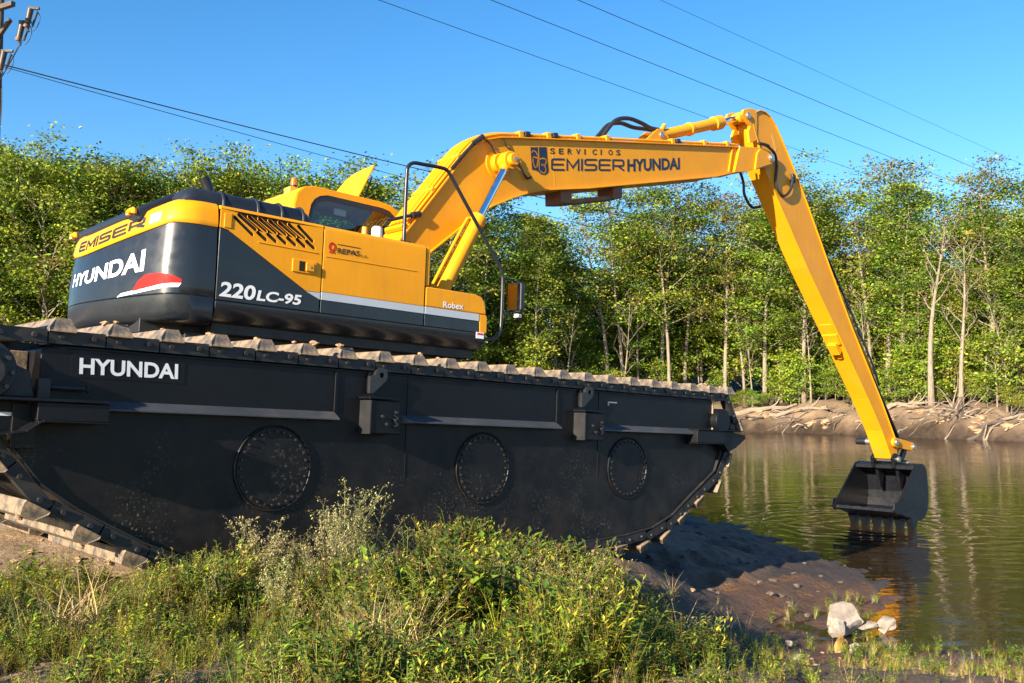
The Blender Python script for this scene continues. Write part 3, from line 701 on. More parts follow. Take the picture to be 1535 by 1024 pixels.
# tool box at the front right
mb = MB()
prof = [(1.083, 1.718), (1.083, 1.945), (1.80, 1.945), (1.90, 1.925), (1.95, 1.86), (1.975, 1.718)]
mb.prism(prof, YN, -.55)
pt = part(mb, 'tool_box', 'yellow', .018)
MB().prism([(1.083, 1.50), (1.875, 1.50), (1.865, 1.632), (1.083, 1.632)], YN + .001, YN + .25).build('box_base', 'dark_grey', pt, bevel=.006)
MB().prism([(1.083, 1.634), (1.865, 1.634), (1.862, 1.716), (1.083, 1.716)], YN - .003, YN + .25).build('silver_stripe', 'silver', pt, bevel=.003)
MB().prism([(1.88, 1.50), (1.99, 1.50), (1.99, 1.68), (1.977, 1.714), (1.868, 1.714), (1.872, 1.634)], YN - .002, -.56).build('corner_post', 'yellow', pt, bevel=.012)
text_on('Robex', (1.33, 1.734), (1.625, 1.744), (1.328, 1.803), YN - .004, .02).build('lettering', 'white_paint', pt)
# panel front end (rounded tank end)
mb = MB().prism([(1.083, 1.95), (1.145, 1.95), (1.145, 2.33), (1.13, 2.38), (1.083, 2.405)], YN + .01, -.6)
part(mb, 'tank_end', 'yellow', .02)
mb = MB().box((-.25, -.36, 1.9), (1.1, .36, 2.28))
part(mb, 'centre_deck', 'frame_black', .02)
mb = MB().box((-.25, .36, 1.33), (.30, 1.37, 2.38)).box((-1.34, .4, 1.33), (-.25, 1.37, 2.38))
part(mb, 'left_body', 'yellow', .03)
# engine hood
def rbox(x0, x1, y0, y1, z0, z1, r, seg=4):
    prof = [(y0, z0)] + [(y0 + r - r * math.cos(R(90 * k / seg)), z1 - r + r * math.sin(R(90 * k / seg))) for k in range(seg + 1)] + [(y1 - r + r * math.sin(R(90 * k / seg)), z1 - r + r * math.cos(R(90 * k / seg))) for k in range(seg + 1)] + [(y1, z0)]
    n = len(prof); mb = MB(); xs = [x0, x0 + r * .3, x0 + r, x1 - r, x1 - r * .3, x1]; ins = [r * .75, r * .28, 0, 0, r * .28, r * .75]
    cy, vs_ = (y0 + y1) / 2, []
    for x, k in zip(xs, ins):
        for y, z in prof:
            f_ = (z - z0) / (z1 - z0); yy = y + (k if y < cy else -k) * f_
            vs_.append((x, yy, z - k * f_))
    fs_ = [tuple(range(n - 1, -1, -1)), tuple(range((len(xs) - 1) * n, len(xs) * n))]
    for i in range(len(xs) - 1):
        for j in range(n): fs_.append((i * n + j, i * n + (j + 1) % n, (i + 1) * n + (j + 1) % n, (i + 1) * n + j))
    return mb.add(vs_, fs_)
hood = part(rbox(-1.66, -.30, -1.27, 1.10, 2.38, 2.575, .12), 'engine_hood', 'hood_black', 0)
for x in (-1.28, -.92, -.66, -.42):
    MB().tube(smooth_path([(x, -1.275, 2.42), (x, -1.262, 2.50), (x, -1.20, 2.565), (x, -1.08, 2.583), (x, -.6, 2.585), (x, .9, 2.585)], 4), .016, 8).build('hood_rib', 'hood_black', hood)
MB().prism([(-1.95, 2.18), (-1.55, 2.36), (-1.55, 2.545), (-1.66, 2.53), (-2.0, 2.32)], -.95, .9).build('hood_tail', 'hood_black', hood, bevel=.05, seg=3)
ex = MB().tube(smooth_path([(-.74, .35, 2.55), (-.74, .35, 2.86), (-.76, .35, 2.98), (-.83, .35, 3.10)], 4), [.055] * 8 + [.06] * 5, 16, False)
ex.tube(smooth_path([(-.74, .35, 2.55), (-.74, .35, 2.86), (-.76, .35, 2.98), (-.83, .35, 3.10)], 4), [.048] * 13, 16, False)
part(ex, 'exhaust_pipe', 'rail_black', 0)
# counterweight
def cw_plan():
    pl = [(-1.362, YN)]
    for a in np.linspace(0, 62, 9): pl.append((-1.52 - .34 * math.sin(R(a)), YN + .30 - .30 * math.cos(R(a))))
    x1, y1 = pl[-1]
    for t in np.linspace(0, 1, 15)[1:]:
        y = y1 * (1 - t); u_ = 1 - (y / y1) ** 2
        pl.append((x1 - (2.17 + x1) * (1 - (abs(y / y1)) ** 1.9), y))
    return pl + [(x, -y) for x, y in pl[::-1][1:]]
plan = cw_plan()
def cw_dip(y): return .235 * max(0, 1 - (abs(y) / 1.28) ** 1.7)
def cw_pt(x, y, z, inset):
    l = math.hypot(x + .9, y * .6); k = 1 - inset / max(l, .3)
    f_ = min(1, max(0, (z - 1.52) / .5)); low = -.05 * max(0, 1 - (abs(y) / 1.3) ** 2) * (1 if z < 1.7 else 0) * max(0, min(1, (1.75 - z) / .2))
    return (-.9 + (x + .9) * k if x < -1.40 else x, y * (1 - inset * .75 / max(abs(y), .5)) if abs(y) > .3 else y, z - cw_dip(y) * f_ + low)
def cw_sweep(levels, capt=False, capb=False):
    mb = MB(); n = len(plan)
    for z, ins in levels:
        mb.v += [cw_pt(x, y, z, ins) for x, y in plan]
    for i in range(len(levels) - 1):
        for j in range(n - 1): mb.f.append((i * n + j, (i + 1) * n + j, (i + 1) * n + j + 1, i * n + j + 1))
        mb.f.append((i * n + n - 1, (i + 1) * n + n - 1, (i + 1) * n, i * n))
    if capt: mb.f.append(tuple((len(levels) - 1) * n + j for j in range(n)))
    if capb: mb.f.append(tuple(range(n - 1, -1, -1)))
    return mb
cw = part(cw_sweep([(1.265, .14), (1.275, .07), (1.30, .03), (1.36, .010), (1.51, 0), (1.518, .010), (1.526, 0), (1.6, 0), (1.8, .0), (2.0, .012), (2.19, .03)], True, True), 'counterweight', 'dark_grey', 0, sharp=50)
cb = cw_sweep([(2.192, .022), (2.21, .012), (2.24, .014), (2.33, .03), (2.39, .055), (2.42, .09), (2.435, .15)], True, True).build('counterweight_band', 'yellow', cw, sharp=50)
import bisect
plan_xy = [(p[1], p[0]) for p in plan]
def cw_surf(y, z, off=.006, inset=0):
    """point on the rear face at lateral y, height z"""
    for (ya, xa), (yb, xb) in zip(plan_xy[:-1], plan_xy[1:]):
        if ya <= y <= yb and yb > ya:
            x = xa + (xb - xa) * (y - ya) / (yb - ya); break
    else: x = -2.17
    q = cw_pt(x, y, z, inset)
    nl = math.hypot(1.0, (xb - xa) / (yb - ya)); 
    return (q[0] - off / nl, q[1] + off * (xb - xa) / (yb - ya) / nl, q[2])
# seen from behind, the right-hand end of the words is the near (-y) side
def band_ins(z): return float(np.interp(z, [1.8, 2.0, 2.19, 2.1921, 2.21, 2.24, 2.33, 2.39], [0, .012, .03, .022, .012, .014, .03, .055]))
def rear_text(s, y_l, y_r, z0, z1, bold, off, ins=0, **k):
    return text_on(s, (0, 0), (1, 0), (0, 1), None, bold, lambda u_, v_: cw_surf(y_l + (y_r - y_l) * u_, z0 + (z1 - z0) * v_, off, band_ins(z0 + (z1 - z0) * v_)), **k)
rear_text('HYUNDAI', .20, -1.04, 1.76, 2.01, .03, .004).build('lettering', 'white_paint', cw)
rear_text('EMISER', .12, -1.0, 2.232, 2.340, .015, .005).build('lettering', 'text_black', cb)
def cw_patch(pts, name, mat, par, ins=0, off=.004):
    """patch between a lower and an upper edge, both running from one side to the other"""
    lo_e, hi_e = pts; mb = MB(); K = 12
    ev = lambda e, t: (np.interp(t, np.linspace(0, 1, len(e)), [p[0] for p in e]), np.interp(t, np.linspace(0, 1, len(e)), [p[1] for p in e]))
    for k in range(K + 1):
        t = k / K; mb.v += [cw_surf(*map(float, ev(e_, t)), off, band_ins(float(ev(e_, t)[1]))) for e_ in (lo_e, hi_e)]
    mb.f = [(2 * k, 2 * k + 1, 2 * k + 3, 2 * k + 2) for k in range(K)]
    return mb.build(name, mat, par)
for sg in (-1, 1):
    cw_patch([[(sg * .93, 1.572), (sg * 1.15, 1.598), (sg * 1.34, 1.622)], [(sg * .93, 1.574), (sg * .99, 1.68), (sg * 1.07, 1.722), (sg * 1.2, 1.715), (sg * 1.30, 1.69), (sg * 1.34, 1.652)]], 'red_reflector', 'red_paint', cw)
    cw_patch([[(sg * .74, 1.525), (sg * 1.33, 1.580)], [(sg * .79, 1.566), (sg * 1.34, 1.618)]], 'white_reflector', 'white_paint', cw)
cw_patch([[(-1.05, 2.235), (-1.17, 2.235)], [(-1.05, 2.335), (-1.17, 2.335)]], 'information_sticker', 'sticker', cb, .014, .005)
for y in (-.86, .86):
    q = cw_pt(-2.02, y, 2.40, 0); MB().tube(smooth_path([(q[0] + .02, y - .07, q[2] - .01), (q[0] + .02, y - .06, q[2] + .025), (q[0] + .02, y + .06, q[2] + .025), (q[0] + .02, y + .07, q[2] - .01)], 5), .026, 8).build('lifting_eye', 'yellow', cb)
# handrail and mirror
hr = MB().tube(smooth_path([(.818, -1.28, 2.40), (.818, -1.28, 2.6), (.817, -1.28, 3.15), (.83, -1.28, 3.27), (.90, -1.28, 3.33), (1.05, -1.28, 3.345), (1.28, -1.28, 3.36), (1.38, -1.28, 3.345), (1.46, -1.28, 3.26), (1.6, -1.29, 3.085), (2.15, -1.31, 2.40), (2.235, -1.31, 2.27), (2.26, -1.31, 2.15), (2.258, -1.31, 1.65), (2.23, -1.31, 1.53), (2.14, -1.31, 1.455), (1.95, -1.31, 1.44)], 5), .022, 10)
hr.box((.76, -1.33, 2.405), (.88, -1.23, 2.42))
hrl = part(hr, 'handrail', 'rail_black', 0)
MB().tube(smooth_path([(2.26, -1.31, 2.18), (2.36, -1.31, 2.205), (2.50, -1.31, 2.18), (2.52, -1.31, 2.10)], 4), .012, 8).tube([(2.258, -1.31, 1.76), (2.50, -1.31, 1.78)], .010, 8).build('mirror_arm', 'rail_black', hrl)
mb = MB().box((2.44, -1.43, 1.815), (2.52, -1.20, 2.175))
mi = part(mb, 'mirror', 'rail_black', .03, seg=3); cM = Vector((2.48, -1.315, 2.0)); mi.matrix_local = MH @ Matrix.Translation(cM) @ Matrix.Rotation(R(11), 4, 'Z') @ Matrix.Translation(-cM)
MB().box((2.434, -1.41, 1.835), (2.4395, -1.22, 2.155)).build('mirror_glass', 'mirror_glass', mi, Matrix.Identity(4))
MB().box((2.46, -1.37, 1.745), (2.54, -1.29, 1.79)).build('mirror_bracket', 'white_paint', mi, bevel=.01)
mb = MB(); mb.cyl((.63, -1.02, 2.412), (.63, -1.02, 2.57), .062, .06, 20).cyl((.63, -1.02, 2.57), (.63, -1.02, 2.59), .06, .045, 20)
cn = part(mb, 'filter_bowl', 'canister', .004); MB().cyl((.71, -.98, 2.53), (.71, -.98, 2.58), .04, seg=14).build('bowl_cap', 'rubber', cn)
mb = MB()
for (x, y, z0, z1, r_) in ((.80, -.8, 2.4, 2.62, .045), (.88, -.72, 2.4, 2.56, .05), (.72, -.62, 2.4, 2.66, .04), (.95, -.9, 2.4, 2.50, .05)): mb.cyl((x, y, z0), (x, y, z1), r_, r_ * .8, 12)
part(mb, 'valve_block', 'yellow_dusty', .005)

# cab
CY0, CY1 = .38, 1.36
def cabx(z): return .34 if z < 3.0 else .34 + (z - 3.0) * .35
outer = [(.34, 1.35), (.34, 3.02), (.37, 3.16), (.45, 3.245), (.60, 3.285), (1.55, 3.275), (1.74, 3.25), (1.86, 3.18), (1.99, 2.75), (2.02, 2.2), (1.98, 1.35)]
win = [(.53, 2.30), (.53, 2.92), (.555, 3.06), (.60, 3.135), (.67, 3.185), (.78, 3.215), (1.60, 3.205), (1.72, 3.18), (1.80, 3.12), (1.875, 2.75), (1.895, 2.30)]
cab_parts = []
def side_frame(y0, dep):
    me_ = panel_with_holes(outer, [win], y0, dep); me_.name = 'cab_side'; me_.materials.append(MATS['yellow']); return me_
cabm = MB()
# roof, rear wall, front pillars as sheets between the sides
cabm.strip([(.34, 1.35), (.34, 2.45)], .03, CY0 + .002, CY1 - .002)
cabm.strip([(.34, 2.90), (.34, 3.02), (.37, 3.16), (.45, 3.245), (.60, 3.285), (1.55, 3.275), (1.74, 3.25), (1.86, 3.18)], .03, CY0 + .002, CY1 - .002)
for (a, b_) in ((CY0 + .002, CY0 + .14), (CY1 - .14, CY1 - .002)): cabm.strip([(.34, 2.45), (.34, 2.90)], .03, a, b_)
cabm.strip([(2.02, 2.2), (1.98, 1.35)], .03, CY0 + .002, CY1 - .002)
for (a, b_) in ((CY0 + .002, CY0 + .07), (CY1 - .07, CY1 - .002)): cabm.strip([(1.86, 3.18), (1.99, 2.75), (2.02, 2.2)], .03, a, b_)
cab = part(cabm, 'cab', 'yellow', .008)
o = put('cab_side', side_frame(CY0 - .012, .03), cab); o2 = put('cab_side', side_frame(CY1 - .02, .03), cab)
def glass(poly, y, nm='window'):
    return MB().add([(x, y, z) for x, z in poly], [tuple(range(len(poly)))]).build(nm, 'cab_glass', cab)
gw = MB()
n = len(win); cxw, czw = 1.23, 2.72; inner = [(cxw + (x - cxw) * .93, czw + (z - czw) * .87) for x, z in win]
for i in range(n):
    j = (i + 1) % n
    gw.add([(win[i][0], CY0 - .006, win[i][1]), (win[j][0], CY0 - .006, win[j][1]), (inner[j][0], CY0 - .006, inner[j][1]), (inner[i][0], CY0 - .006, inner[i][1])], [(0, 1, 2, 3)])
gw.build('window_frame', 'hood_black', cab)
glass(win, CY0 + .003); glass(win, CY1 - .005)
MB().add([(.34, CY0 + .14, 2.45), (.34, CY1 - .14, 2.45), (.34, CY1 - .14, 2.90), (.34, CY0 + .14, 2.90)], [(0, 1, 2, 3)]).build('rear_window', 'cab_glass', cab)
MB().add([(1.865, CY0 + .07, 3.17), (1.865, CY1 - .07, 3.17), (1.99, CY1 - .07, 2.75), (1.99, CY0 + .07, 2.75)], [(0, 1, 2, 3)]).add([(1.99, CY1 - .07, 2.75), (1.99, CY0 + .07, 2.75), (2.02, CY0 + .07, 2.2), (2.02, CY1 - .07, 2.2)], [(0, 1, 2, 3)]).build('windscreen', 'cab_glass', cab)
MB().box((.42, CY0 + .05, 1.36), (1.9, CY1 - .05, 1.5)).box((.60, CY0 + .08, 1.5), (1.7, CY0 + .26, 2.36)).build('cab_floor', 'cab_interior', cab, bevel=.02)
st = MB().box((.75, .72, 1.6), (1.25, 1.2, 2.05)).box((.66, .74, 2.0), (.80, 1.18, 2.75)).box((.68, .82, 2.76), (.78, 1.10, 2.95))
st.build('seat', 'seat_cloth', cab, bevel=.05, seg=3)
MB().box((.95, CY0 + .10, 3.02), (1.12, CY0 + .12, 3.10)).build('radio_label', 'canister', cab)
# open roof hatch: lid standing up on its front hinge
mb = MB()
Hy0, Hy1 = .47, 1.20
base = Vector((1.26, 0, 3.285)); up_ = Vector((.235, 0, .50)); n_ = Vector((-.9, 0, .42)).normalized() * .02
lid = []
for yy, t in ((Hy0, 0), (Hy0, 1), (Hy0 + .42, .93), (Hy0 + .60, .78), (Hy1, .45), (Hy1, 0)):
    p = base + up_ * t; lid.append(Vector((p.x, yy, p.z)))
nn_ = len(lid)
mb.add(lid + [p + Vector((.02, 0, -.009)) for p in lid], [tuple(range(nn_)), tuple(range(2 * nn_ - 1, nn_ - 1, -1))] + [(i, i + nn_, (i + 1) % nn_ + nn_, (i + 1) % nn_) for i in range(nn_)])
lo_ = part(mb, 'roof_hatch', 'yellow', .006)
MB().tube([(1.40, Hy0 + .05, 3.29), (1.50, Hy0 + .05, 3.62)], .012, 8).build('hatch_strut', 'rail_black', lo_)
mb = MB().cyl((.50, .74, 3.275), (.50, .74, 3.33), .05, .035, 12).box((.41, .66, 3.20), (.60, .82, 3.31))
bc = part(mb, 'beacon', 'yellow_dusty', .008); MB().cyl((.50, .74, 3.33), (.50, .74, 3.35), .045, seg=16).build('beacon_base', 'rubber', bc)
MB().cyl((.50, .74, 3.35), (.50, .74, 3.43), .042, .036, 16).cyl((.50, .74, 3.43), (.50, .74, 3.445), .036, .02, 16).build('beacon_lens', 'amber_lens', bc)
part(MB().tube([(.50, 1.0, 3.25), (.41, 1.0, 3.75)], .006, 6), 'antenna', 'rail_black', 0)

# ---- boom --------------------------------------------------------------------------
btop = [(.98, 2.02), (1.645, 2.899), (2.297, 3.766), (2.529, 4.06), (2.66, 4.185), (2.80, 4.27), (3.031, 4.355), (3.335, 4.425), (5.2, 4.815), (7.666, 5.325), (8.566, 5.51)]
bbot = [(8.393, 5.032), (7.92, 4.86), (4.77, 4.015), (4.20, 3.885), (3.85, 3.80), (3.60, 3.715), (3.295, 3.58), (2.923, 3.39), (2.70, 3.245), (2.543, 3.115), (2.244, 2.865), (1.95, 2.62), (1.42, 2.0), (1.25, 1.80), (1.05, 1.82)]
mb = MB().prism(btop + bbot, -.225, .225)
boom = part(mb, 'boom', 'yellow', .006, sharp=30)
mb = MB().strip(btop, .022, -.262, .262, .4).strip(bbot[:-2], .022, -.262, .262, .4)
mb.build('boom_flange', 'yellow', boom, bevel=.004)
tip = [(8.40, 5.02), (8.56, 5.52), (8.95, 5.60), (9.2, 5.645)] + arc(9.46, 5.505, .15, 75, -70, 8) + [(9.0, 5.20), (8.75, 5.10)]
for ya, yb in ((-.285, -.215), (.215, .285)): MB().prism(tip, ya, yb).build('boom_tip', 'yellow', boom, bevel=.008)
MB().prism([(8.97, 5.18), (9.03, 5.50), (9.12, 5.60), (9.3, 5.61), (9.56, 5.55), (9.52, 5.41)], -.325, -.283).build('tip_doubler', 'yellow', boom, bevel=.014)
MB().strip([(8.30, 5.01), (8.40, 5.47)], .035, -.25, -.224).strip([(4.12, 3.90), (4.03, 4.55)], .008, -.2272, -.224).build('weld_seam', 'yellow', boom, bevel=.006)
mb = MB().cyl((9.46, -.36, 5.505), (9.46, .36, 5.505), .075, seg=20).cyl((9.46, -.372, 5.505), (9.46, -.36, 5.505), .05, seg=12)
mb.build('tip_pin', 'bolt_steel', boom, bevel=.004)
# big pin boss for the lift cylinders
mb = MB(); P0 = (3.02, 3.99)
mb.cyl((P0[0], -.60, P0[1]), (P0[0], .60, P0[1]), .085, seg=24).cyl((P0[0], -.32, P0[1]), (P0[0], .32, P0[1]), .135, .135, 24)
mb.build('pin_boss', 'yellow', boom, bevel=.012)
MB().cyl((P0[0], -.225, P0[1]), (P0[0], -.235, P0[1]), .21, .20, 32).build('doubler_ring', 'yellow', boom)
MB().cyl((P0[0], -.603, P0[1]), (P0[0], -.61, P0[1]), .03, seg=12).build('pin_bolt', 'bolt_steel', boom)
# pipes along the top of the boom
def off_path(pts, d):
    out = []
    for i in range(len(pts)):
        xa, za = pts[max(i - 1, 0)]; xb, zb = pts[min(i + 1, len(pts) - 1)]; dx, dz = xb - xa, zb - za; l = math.hypot(dx, dz)
        out.append((pts[i][0] - dz / l * d, pts[i][1] + dx / l * d))
    return out
for y, d, end, r_ in ((-.225, .05, 11, .021), (-.16, .07, 11, .024), (-.08, .075, 9, .024), (.0, .075, 9, .024), (.09, .07, 11, .024), (.18, .06, 11, .021)):
    pp = off_path(btop, d)[1:end]
    if end == 9: pp = pp[:-1] + [(5.2, 4.89)]
    MB().tube(smooth_path([(x, y, z) for x, z in pp], 4), r_, 8).build('oil_pipe', 'yellow', boom)
def top_at(x):
    for (a, b_) in zip(btop[:-1], btop[1:]):
        if a[0] <= x <= b_[0]: return a[1] + (b_[1] - a[1]) * (x - a[0]) / (b_[0] - a[0])
for x in (3.42, 3.95, 4.55, 5.18, 6.75, 7.6, 8.25):
    z = top_at(x); MB().box((x - .045, -.26, z + .012), (x + .045, .22, z + .105), Matrix.Rotation(R(-11.5), 3, 'Y')).build('pipe_clamp', 'yellow', boom, bevel=.015)
for x in (3.48, 4.02, 6.82):
    z = top_at(x); MB().box((x, -.27, z + .04), (x + .10, -.19, z + .11), Matrix.Rotation(R(-11.5), 3, 'Y')).build('clamp_grip', 'rubber', boom, bevel=.01)
for k, (x, z) in enumerate(((1.55, 2.86), (1.95, 3.40), (2.35, 3.93))):
    MB().box((x - .03, -.25, z - .02), (x + .03, .2, z + .045), Matrix.Rotation(R(-53), 3, 'Y')).build('pipe_clamp', 'yellow', boom, bevel=.01)
MB().tube(smooth_path([(2.22, -.25, 3.75), (2.40, -.262, 3.98), (2.50, -.262, 4.09), (2.58, -.25, 4.19)], 4), .022, 8).cyl((2.57, -.26, 4.17), (2.72, -.26, 4.30), .035, seg=10).build('line_fitting', 'rubber', boom)
MB().cyl((1.25, -.27, 2.88), (1.7, -.25, 3.05), .022, seg=8).cyl((1.62, -.26, 3.02), (1.75, -.25, 3.06), .04, seg=10).build('line_fitting', 'rubber', boom)
MB().tube(smooth_path([(2.72, -.25, 4.28), (2.85, -.27, 4.22), (2.93, -.27, 4.12), (3.0, -.3, 4.10)], 5), .012, 6).tube(smooth_path([(3.10, -.25, 4.36), (3.14, -.26, 4.26), (3.30, -.26, 4.19), (3.36, -.26, 4.08)], 5), .010, 6).tube(smooth_path([(3.36, -.26, 4.08), (3.44, -.26, 4.0), (3.54, -.26, 3.90), (3.62, -.26, 3.93)], 5), .016, 6).box((3.32, -.262, 4.05), (3.40, -.225, 4.12)).build('grease_line', 'rail_black', boom)
# hoses up to the arm cylinder
for y, zz in ((-.10, 0), (.06, -.04)):
    MB().tube(smooth_path([(5.20, y, 4.90), (5.33, y, 5.08 + zz), (5.52, y, 5.27 + zz), (5.80, y, 5.37 + zz), (6.1, y, 5.375 + zz), (6.38, y * .6, 5.37), (6.6, y * .5, 5.395)], 6), .034, 10).build('hydraulic_hose', 'rubber', boom)
# lamp bar bracket under the boom
MB().prism([(4.28, 3.92), (4.52, 3.97), (4.52, 3.74), (4.30, 3.70)], -.18, .16).prism([(5.40, 4.20), (5.62, 4.26), (5.62, 4.03), (5.42, 3.98)], -.18, .16).prism([(4.50, 3.80), (5.44, 4.05), (5.44, 3.98), (4.50, 3.73)], -.14, .12).build('under_guard', 'rust_brown', boom, bevel=.012)
# emblem and lettering on the side
YB = -.229
def bl(x, z): return (x, z)
lg = MB().add([(3.615, YB, 4.365), (3.66, YB, 4.05), (3.72, YB, 4.06)] + [(3.86 + .12 * math.cos(R(a)), YB, 4.11 + .09 * math.sin(R(a))) for a in (-140, -100, -60, -20, 10)] + [(3.95, YB, 4.25), (3.925, YB, 4.44)], [tuple(range(10))])
lgo = lg.build('emblem', 'navy', boom)
st_ = MB()
def ribbon(pts, w, y):
    P_ = smooth_path([(x, y, z) for x, z in pts], 5)
    for a, b_ in zip(P_[:-1], P_[1:]):
        d = (b_ - a); 
        if d.length < 1e-6: continue
        d.normalize(); nrm = Vector((-d.z, 0, d.x)) * w / 2; e = d * w * .35
        st_.add([a - e + nrm, b_ + e + nrm, b_ + e - nrm, a - e - nrm], [(0, 3, 2, 1)])
YE = YB - .003
ribbon([(3.64, 4.30), (3.68, 4.33), (3.74, 4.30), (3.76, 4.22), (3.75, 4.12), (3.71, 4.10), (3.68, 4.15), (3.67, 4.22), (3.70, 4.24), (3.78, 4.235), (3.87, 4.26), (3.92, 4.25), (3.91, 4.18), (3.84, 4.16)], .02, YE)
ribbon([(3.765, 4.42), (3.775, 4.3), (3.79, 4.15), (3.80, 4.08)], .017, YE)
ribbon([(3.84, 4.17), (3.90, 4.15), (3.925, 4.10), (3.89, 4.05), (3.82, 4.06)], .017, YE)
st_.build('emblem_script', 'yellow', lgo)
for k, ch_ in enumerate('SERVICIOS'):
    t0 = k / 8.72; w_ = .016 if ch_ == 'I' else .062; t1 = t0 + w_ + .03; bx_, bz_ = 4.0 + 1.525 * t0, 4.358 + .324 * t0
    text_on(ch_, (bx_, bz_), (bx_ + 1.525 * w_, bz_ + .324 * w_), (bx_ - .002, bz_ + .084), YB, .016).build('lettering', 'text_black', boom)
text_on('EMISER', (4.03, 4.117), (5.59, 4.449), (4.024, 4.299), YB, .02).build('lettering', 'navy', boom)
text_on('HYUNDAI', (5.665, 4.452), (6.955, 4.768), (5.655, 4.650), YB, .032).build('lettering', 'navy', boom)
# lift cylinders
cd = Vector((2.053 - 3.022, 0, 2.193 - 3.985)).normalized()
for sgn in (-1, 1):
    y = .45 * sgn; top_ = Vector((3.02, y, 3.99)); foot = top_ + cd * 2.95
    mb = MB().cyl(top_ + cd * 1.02, foot, .098, seg=24).cyl(top_ + cd * .98, top_ + cd * 1.10, .112, seg=24)
    mb.tube(smooth_path([top_ + cd * 1.1 + Vector((-.12, 0, .05)), top_ + cd * 1.25 + Vector((-.135, 0, .07)), top_ + cd * 2.6 + Vector((-.135, 0, .07))], 4), .022, 8)
    lc = part(mb, 'lift_cylinder', 'yellow', .006)
    MB().cyl(top_ + cd * .10, top_ + cd * 1.0, .052, seg=24).build('piston_rod', 'chrome', lc)
    MB().cyl((3.02, y - .075, 3.99), (3.02, y + .075, 3.99), .125, seg=24).cyl(top_, top_ + cd * .17, .07, seg=16).build('rod_eye', 'yellow', lc, bevel=.01)
# arm cylinder
A0, A1 = Vector((6.56, 0, 5.27)), Vector((8.90, 0, 6.185)); ad_ = (A1 - A0).normalized()
mb = MB().cyl(A0, A0 + ad_ * 1.86, .095, seg=24).cyl(A0 + ad_ * 1.70, A0 + ad_ * 1.93, .125, seg=24).cyl(A0 + ad_ * .95, A0 + ad_ * 1.02, .115, seg=20).cyl(A0 + ad_ * .12 + Vector((0, -.06, .09)), A0 + ad_ * .20 + Vector((0, -.06, .17)), .035, seg=10)
ac = part(mb, 'arm_cylinder', 'yellow', .008)
MB().cyl(A0 + ad_ * 1.9, A1, .055, seg=20).build('piston_rod', 'chrome', ac)
MB().cyl(A1 + Vector((0, -.10, 0)), A1 + Vector((0, .10, 0)), .10, seg=20).build('rod_eye', 'yellow', ac, bevel=.01)
for y in (-.15, .11): MB().prism([(6.05, 4.99), (6.85, 5.16), (6.72, 5.33), (6.60, 5.38), (6.48, 5.36)], y, y + .04).build('cylinder_bracket', 'yellow', boom, bevel=.008)
MB().cyl((6.56, -.18, 5.27), (6.56, .18, 5.27), .05, seg=14).build('bracket_pin', 'bolt_steel', boom, bevel=.004)

# ---- arm ---------------------------------------------------------------------------
aL = [(9.06, 6.19), (9.08, 6.05), (9.13, 5.93), (9.224, 5.79), (9.42, 5.40), (9.82, 4.955), (10.937, 3.72), (12.19, 2.455), (13.314, 1.30), (13.894, .66), (14.31, .08)]
aR = [(14.55, .02), (14.56, .28), (14.46, .50), (13.84, 1.30), (12.66, 2.68), (11.74, 3.855), (10.92, 4.955), (10.50, 5.48), (10.24, 5.785), (9.95, 6.10), (9.80, 6.25), (9.62, 6.365), (9.45, 6.41), (9.28, 6.395), (9.14, 6.32)]
mb = MB().prism(aL + aR, -.185, .185)
arm = part(mb, 'arm', 'yellow', .006, sharp=30)
mb = MB().strip(aR[1:], .02, -.208, .208, .4).strip(aL[4:], .02, -.19, .19, .2).strip(aL[:5], .025, -.205, -.18, .5)
mb.build('arm_flange', 'yellow', arm, bevel=.004)
brk = [(8.74, 6.17), (8.78, 6.27), (8.92, 6.33), (9.06, 6.36), (9.2, 6.36), (9.2, 5.80), (8.98, 5.70), (8.93, 5.90), (8.99, 6.02), (8.86, 6.08)]
for y in (-.20, .14): MB().prism(brk, y, y + .055).build('arm_bracket', 'yellow', arm, bevel=.01)
MB().cyl((8.90, -.235, 6.185), (8.90, .235, 6.185), .06, seg=16).build('arm_pin', 'bolt_steel', arm, bevel=.006)
MB().prism([(9.68, 6.02), (9.76, 6.05), (9.88, 5.80), (9.82, 5.74)], -.188, -.184).build('data_sticker', 'yellow_dusty', arm)
MB().tube(smooth_path([(9.10, -.30, 5.70), (9.25, -.32, 5.71), (9.40, -.31, 5.715)], 4), .032, 8).tube(smooth_path([(9.38, -.30, 5.715), (9.60, -.27, 5.68), (9.74, -.24, 5.62), (9.815, -.22, 5.45), (9.80, -.21, 5.18), (9.86, -.21, 5.02), (10.01, -.22, 4.93), (10.15, -.23, 4.98), (10.26, -.24, 5.11), (10.34, -.23, 5.32), (10.40, -.2, 5.42)], 6), .026, 10).build('hydraulic_hose', 'rubber', arm)
MB().tube(smooth_path([(9.2, .25, 5.5), (9.5, .3, 5.2), (9.55, .30, 4.95), (9.75, .28, 4.75), (9.95, .22, 4.78)], 6), .026, 10).build('hydraulic_hose', 'rubber', arm)
MB().box((10.33, -.24, 5.26), (10.45, -.12, 5.42)).build('hose_fitting', 'rubber', arm, bevel=.02)
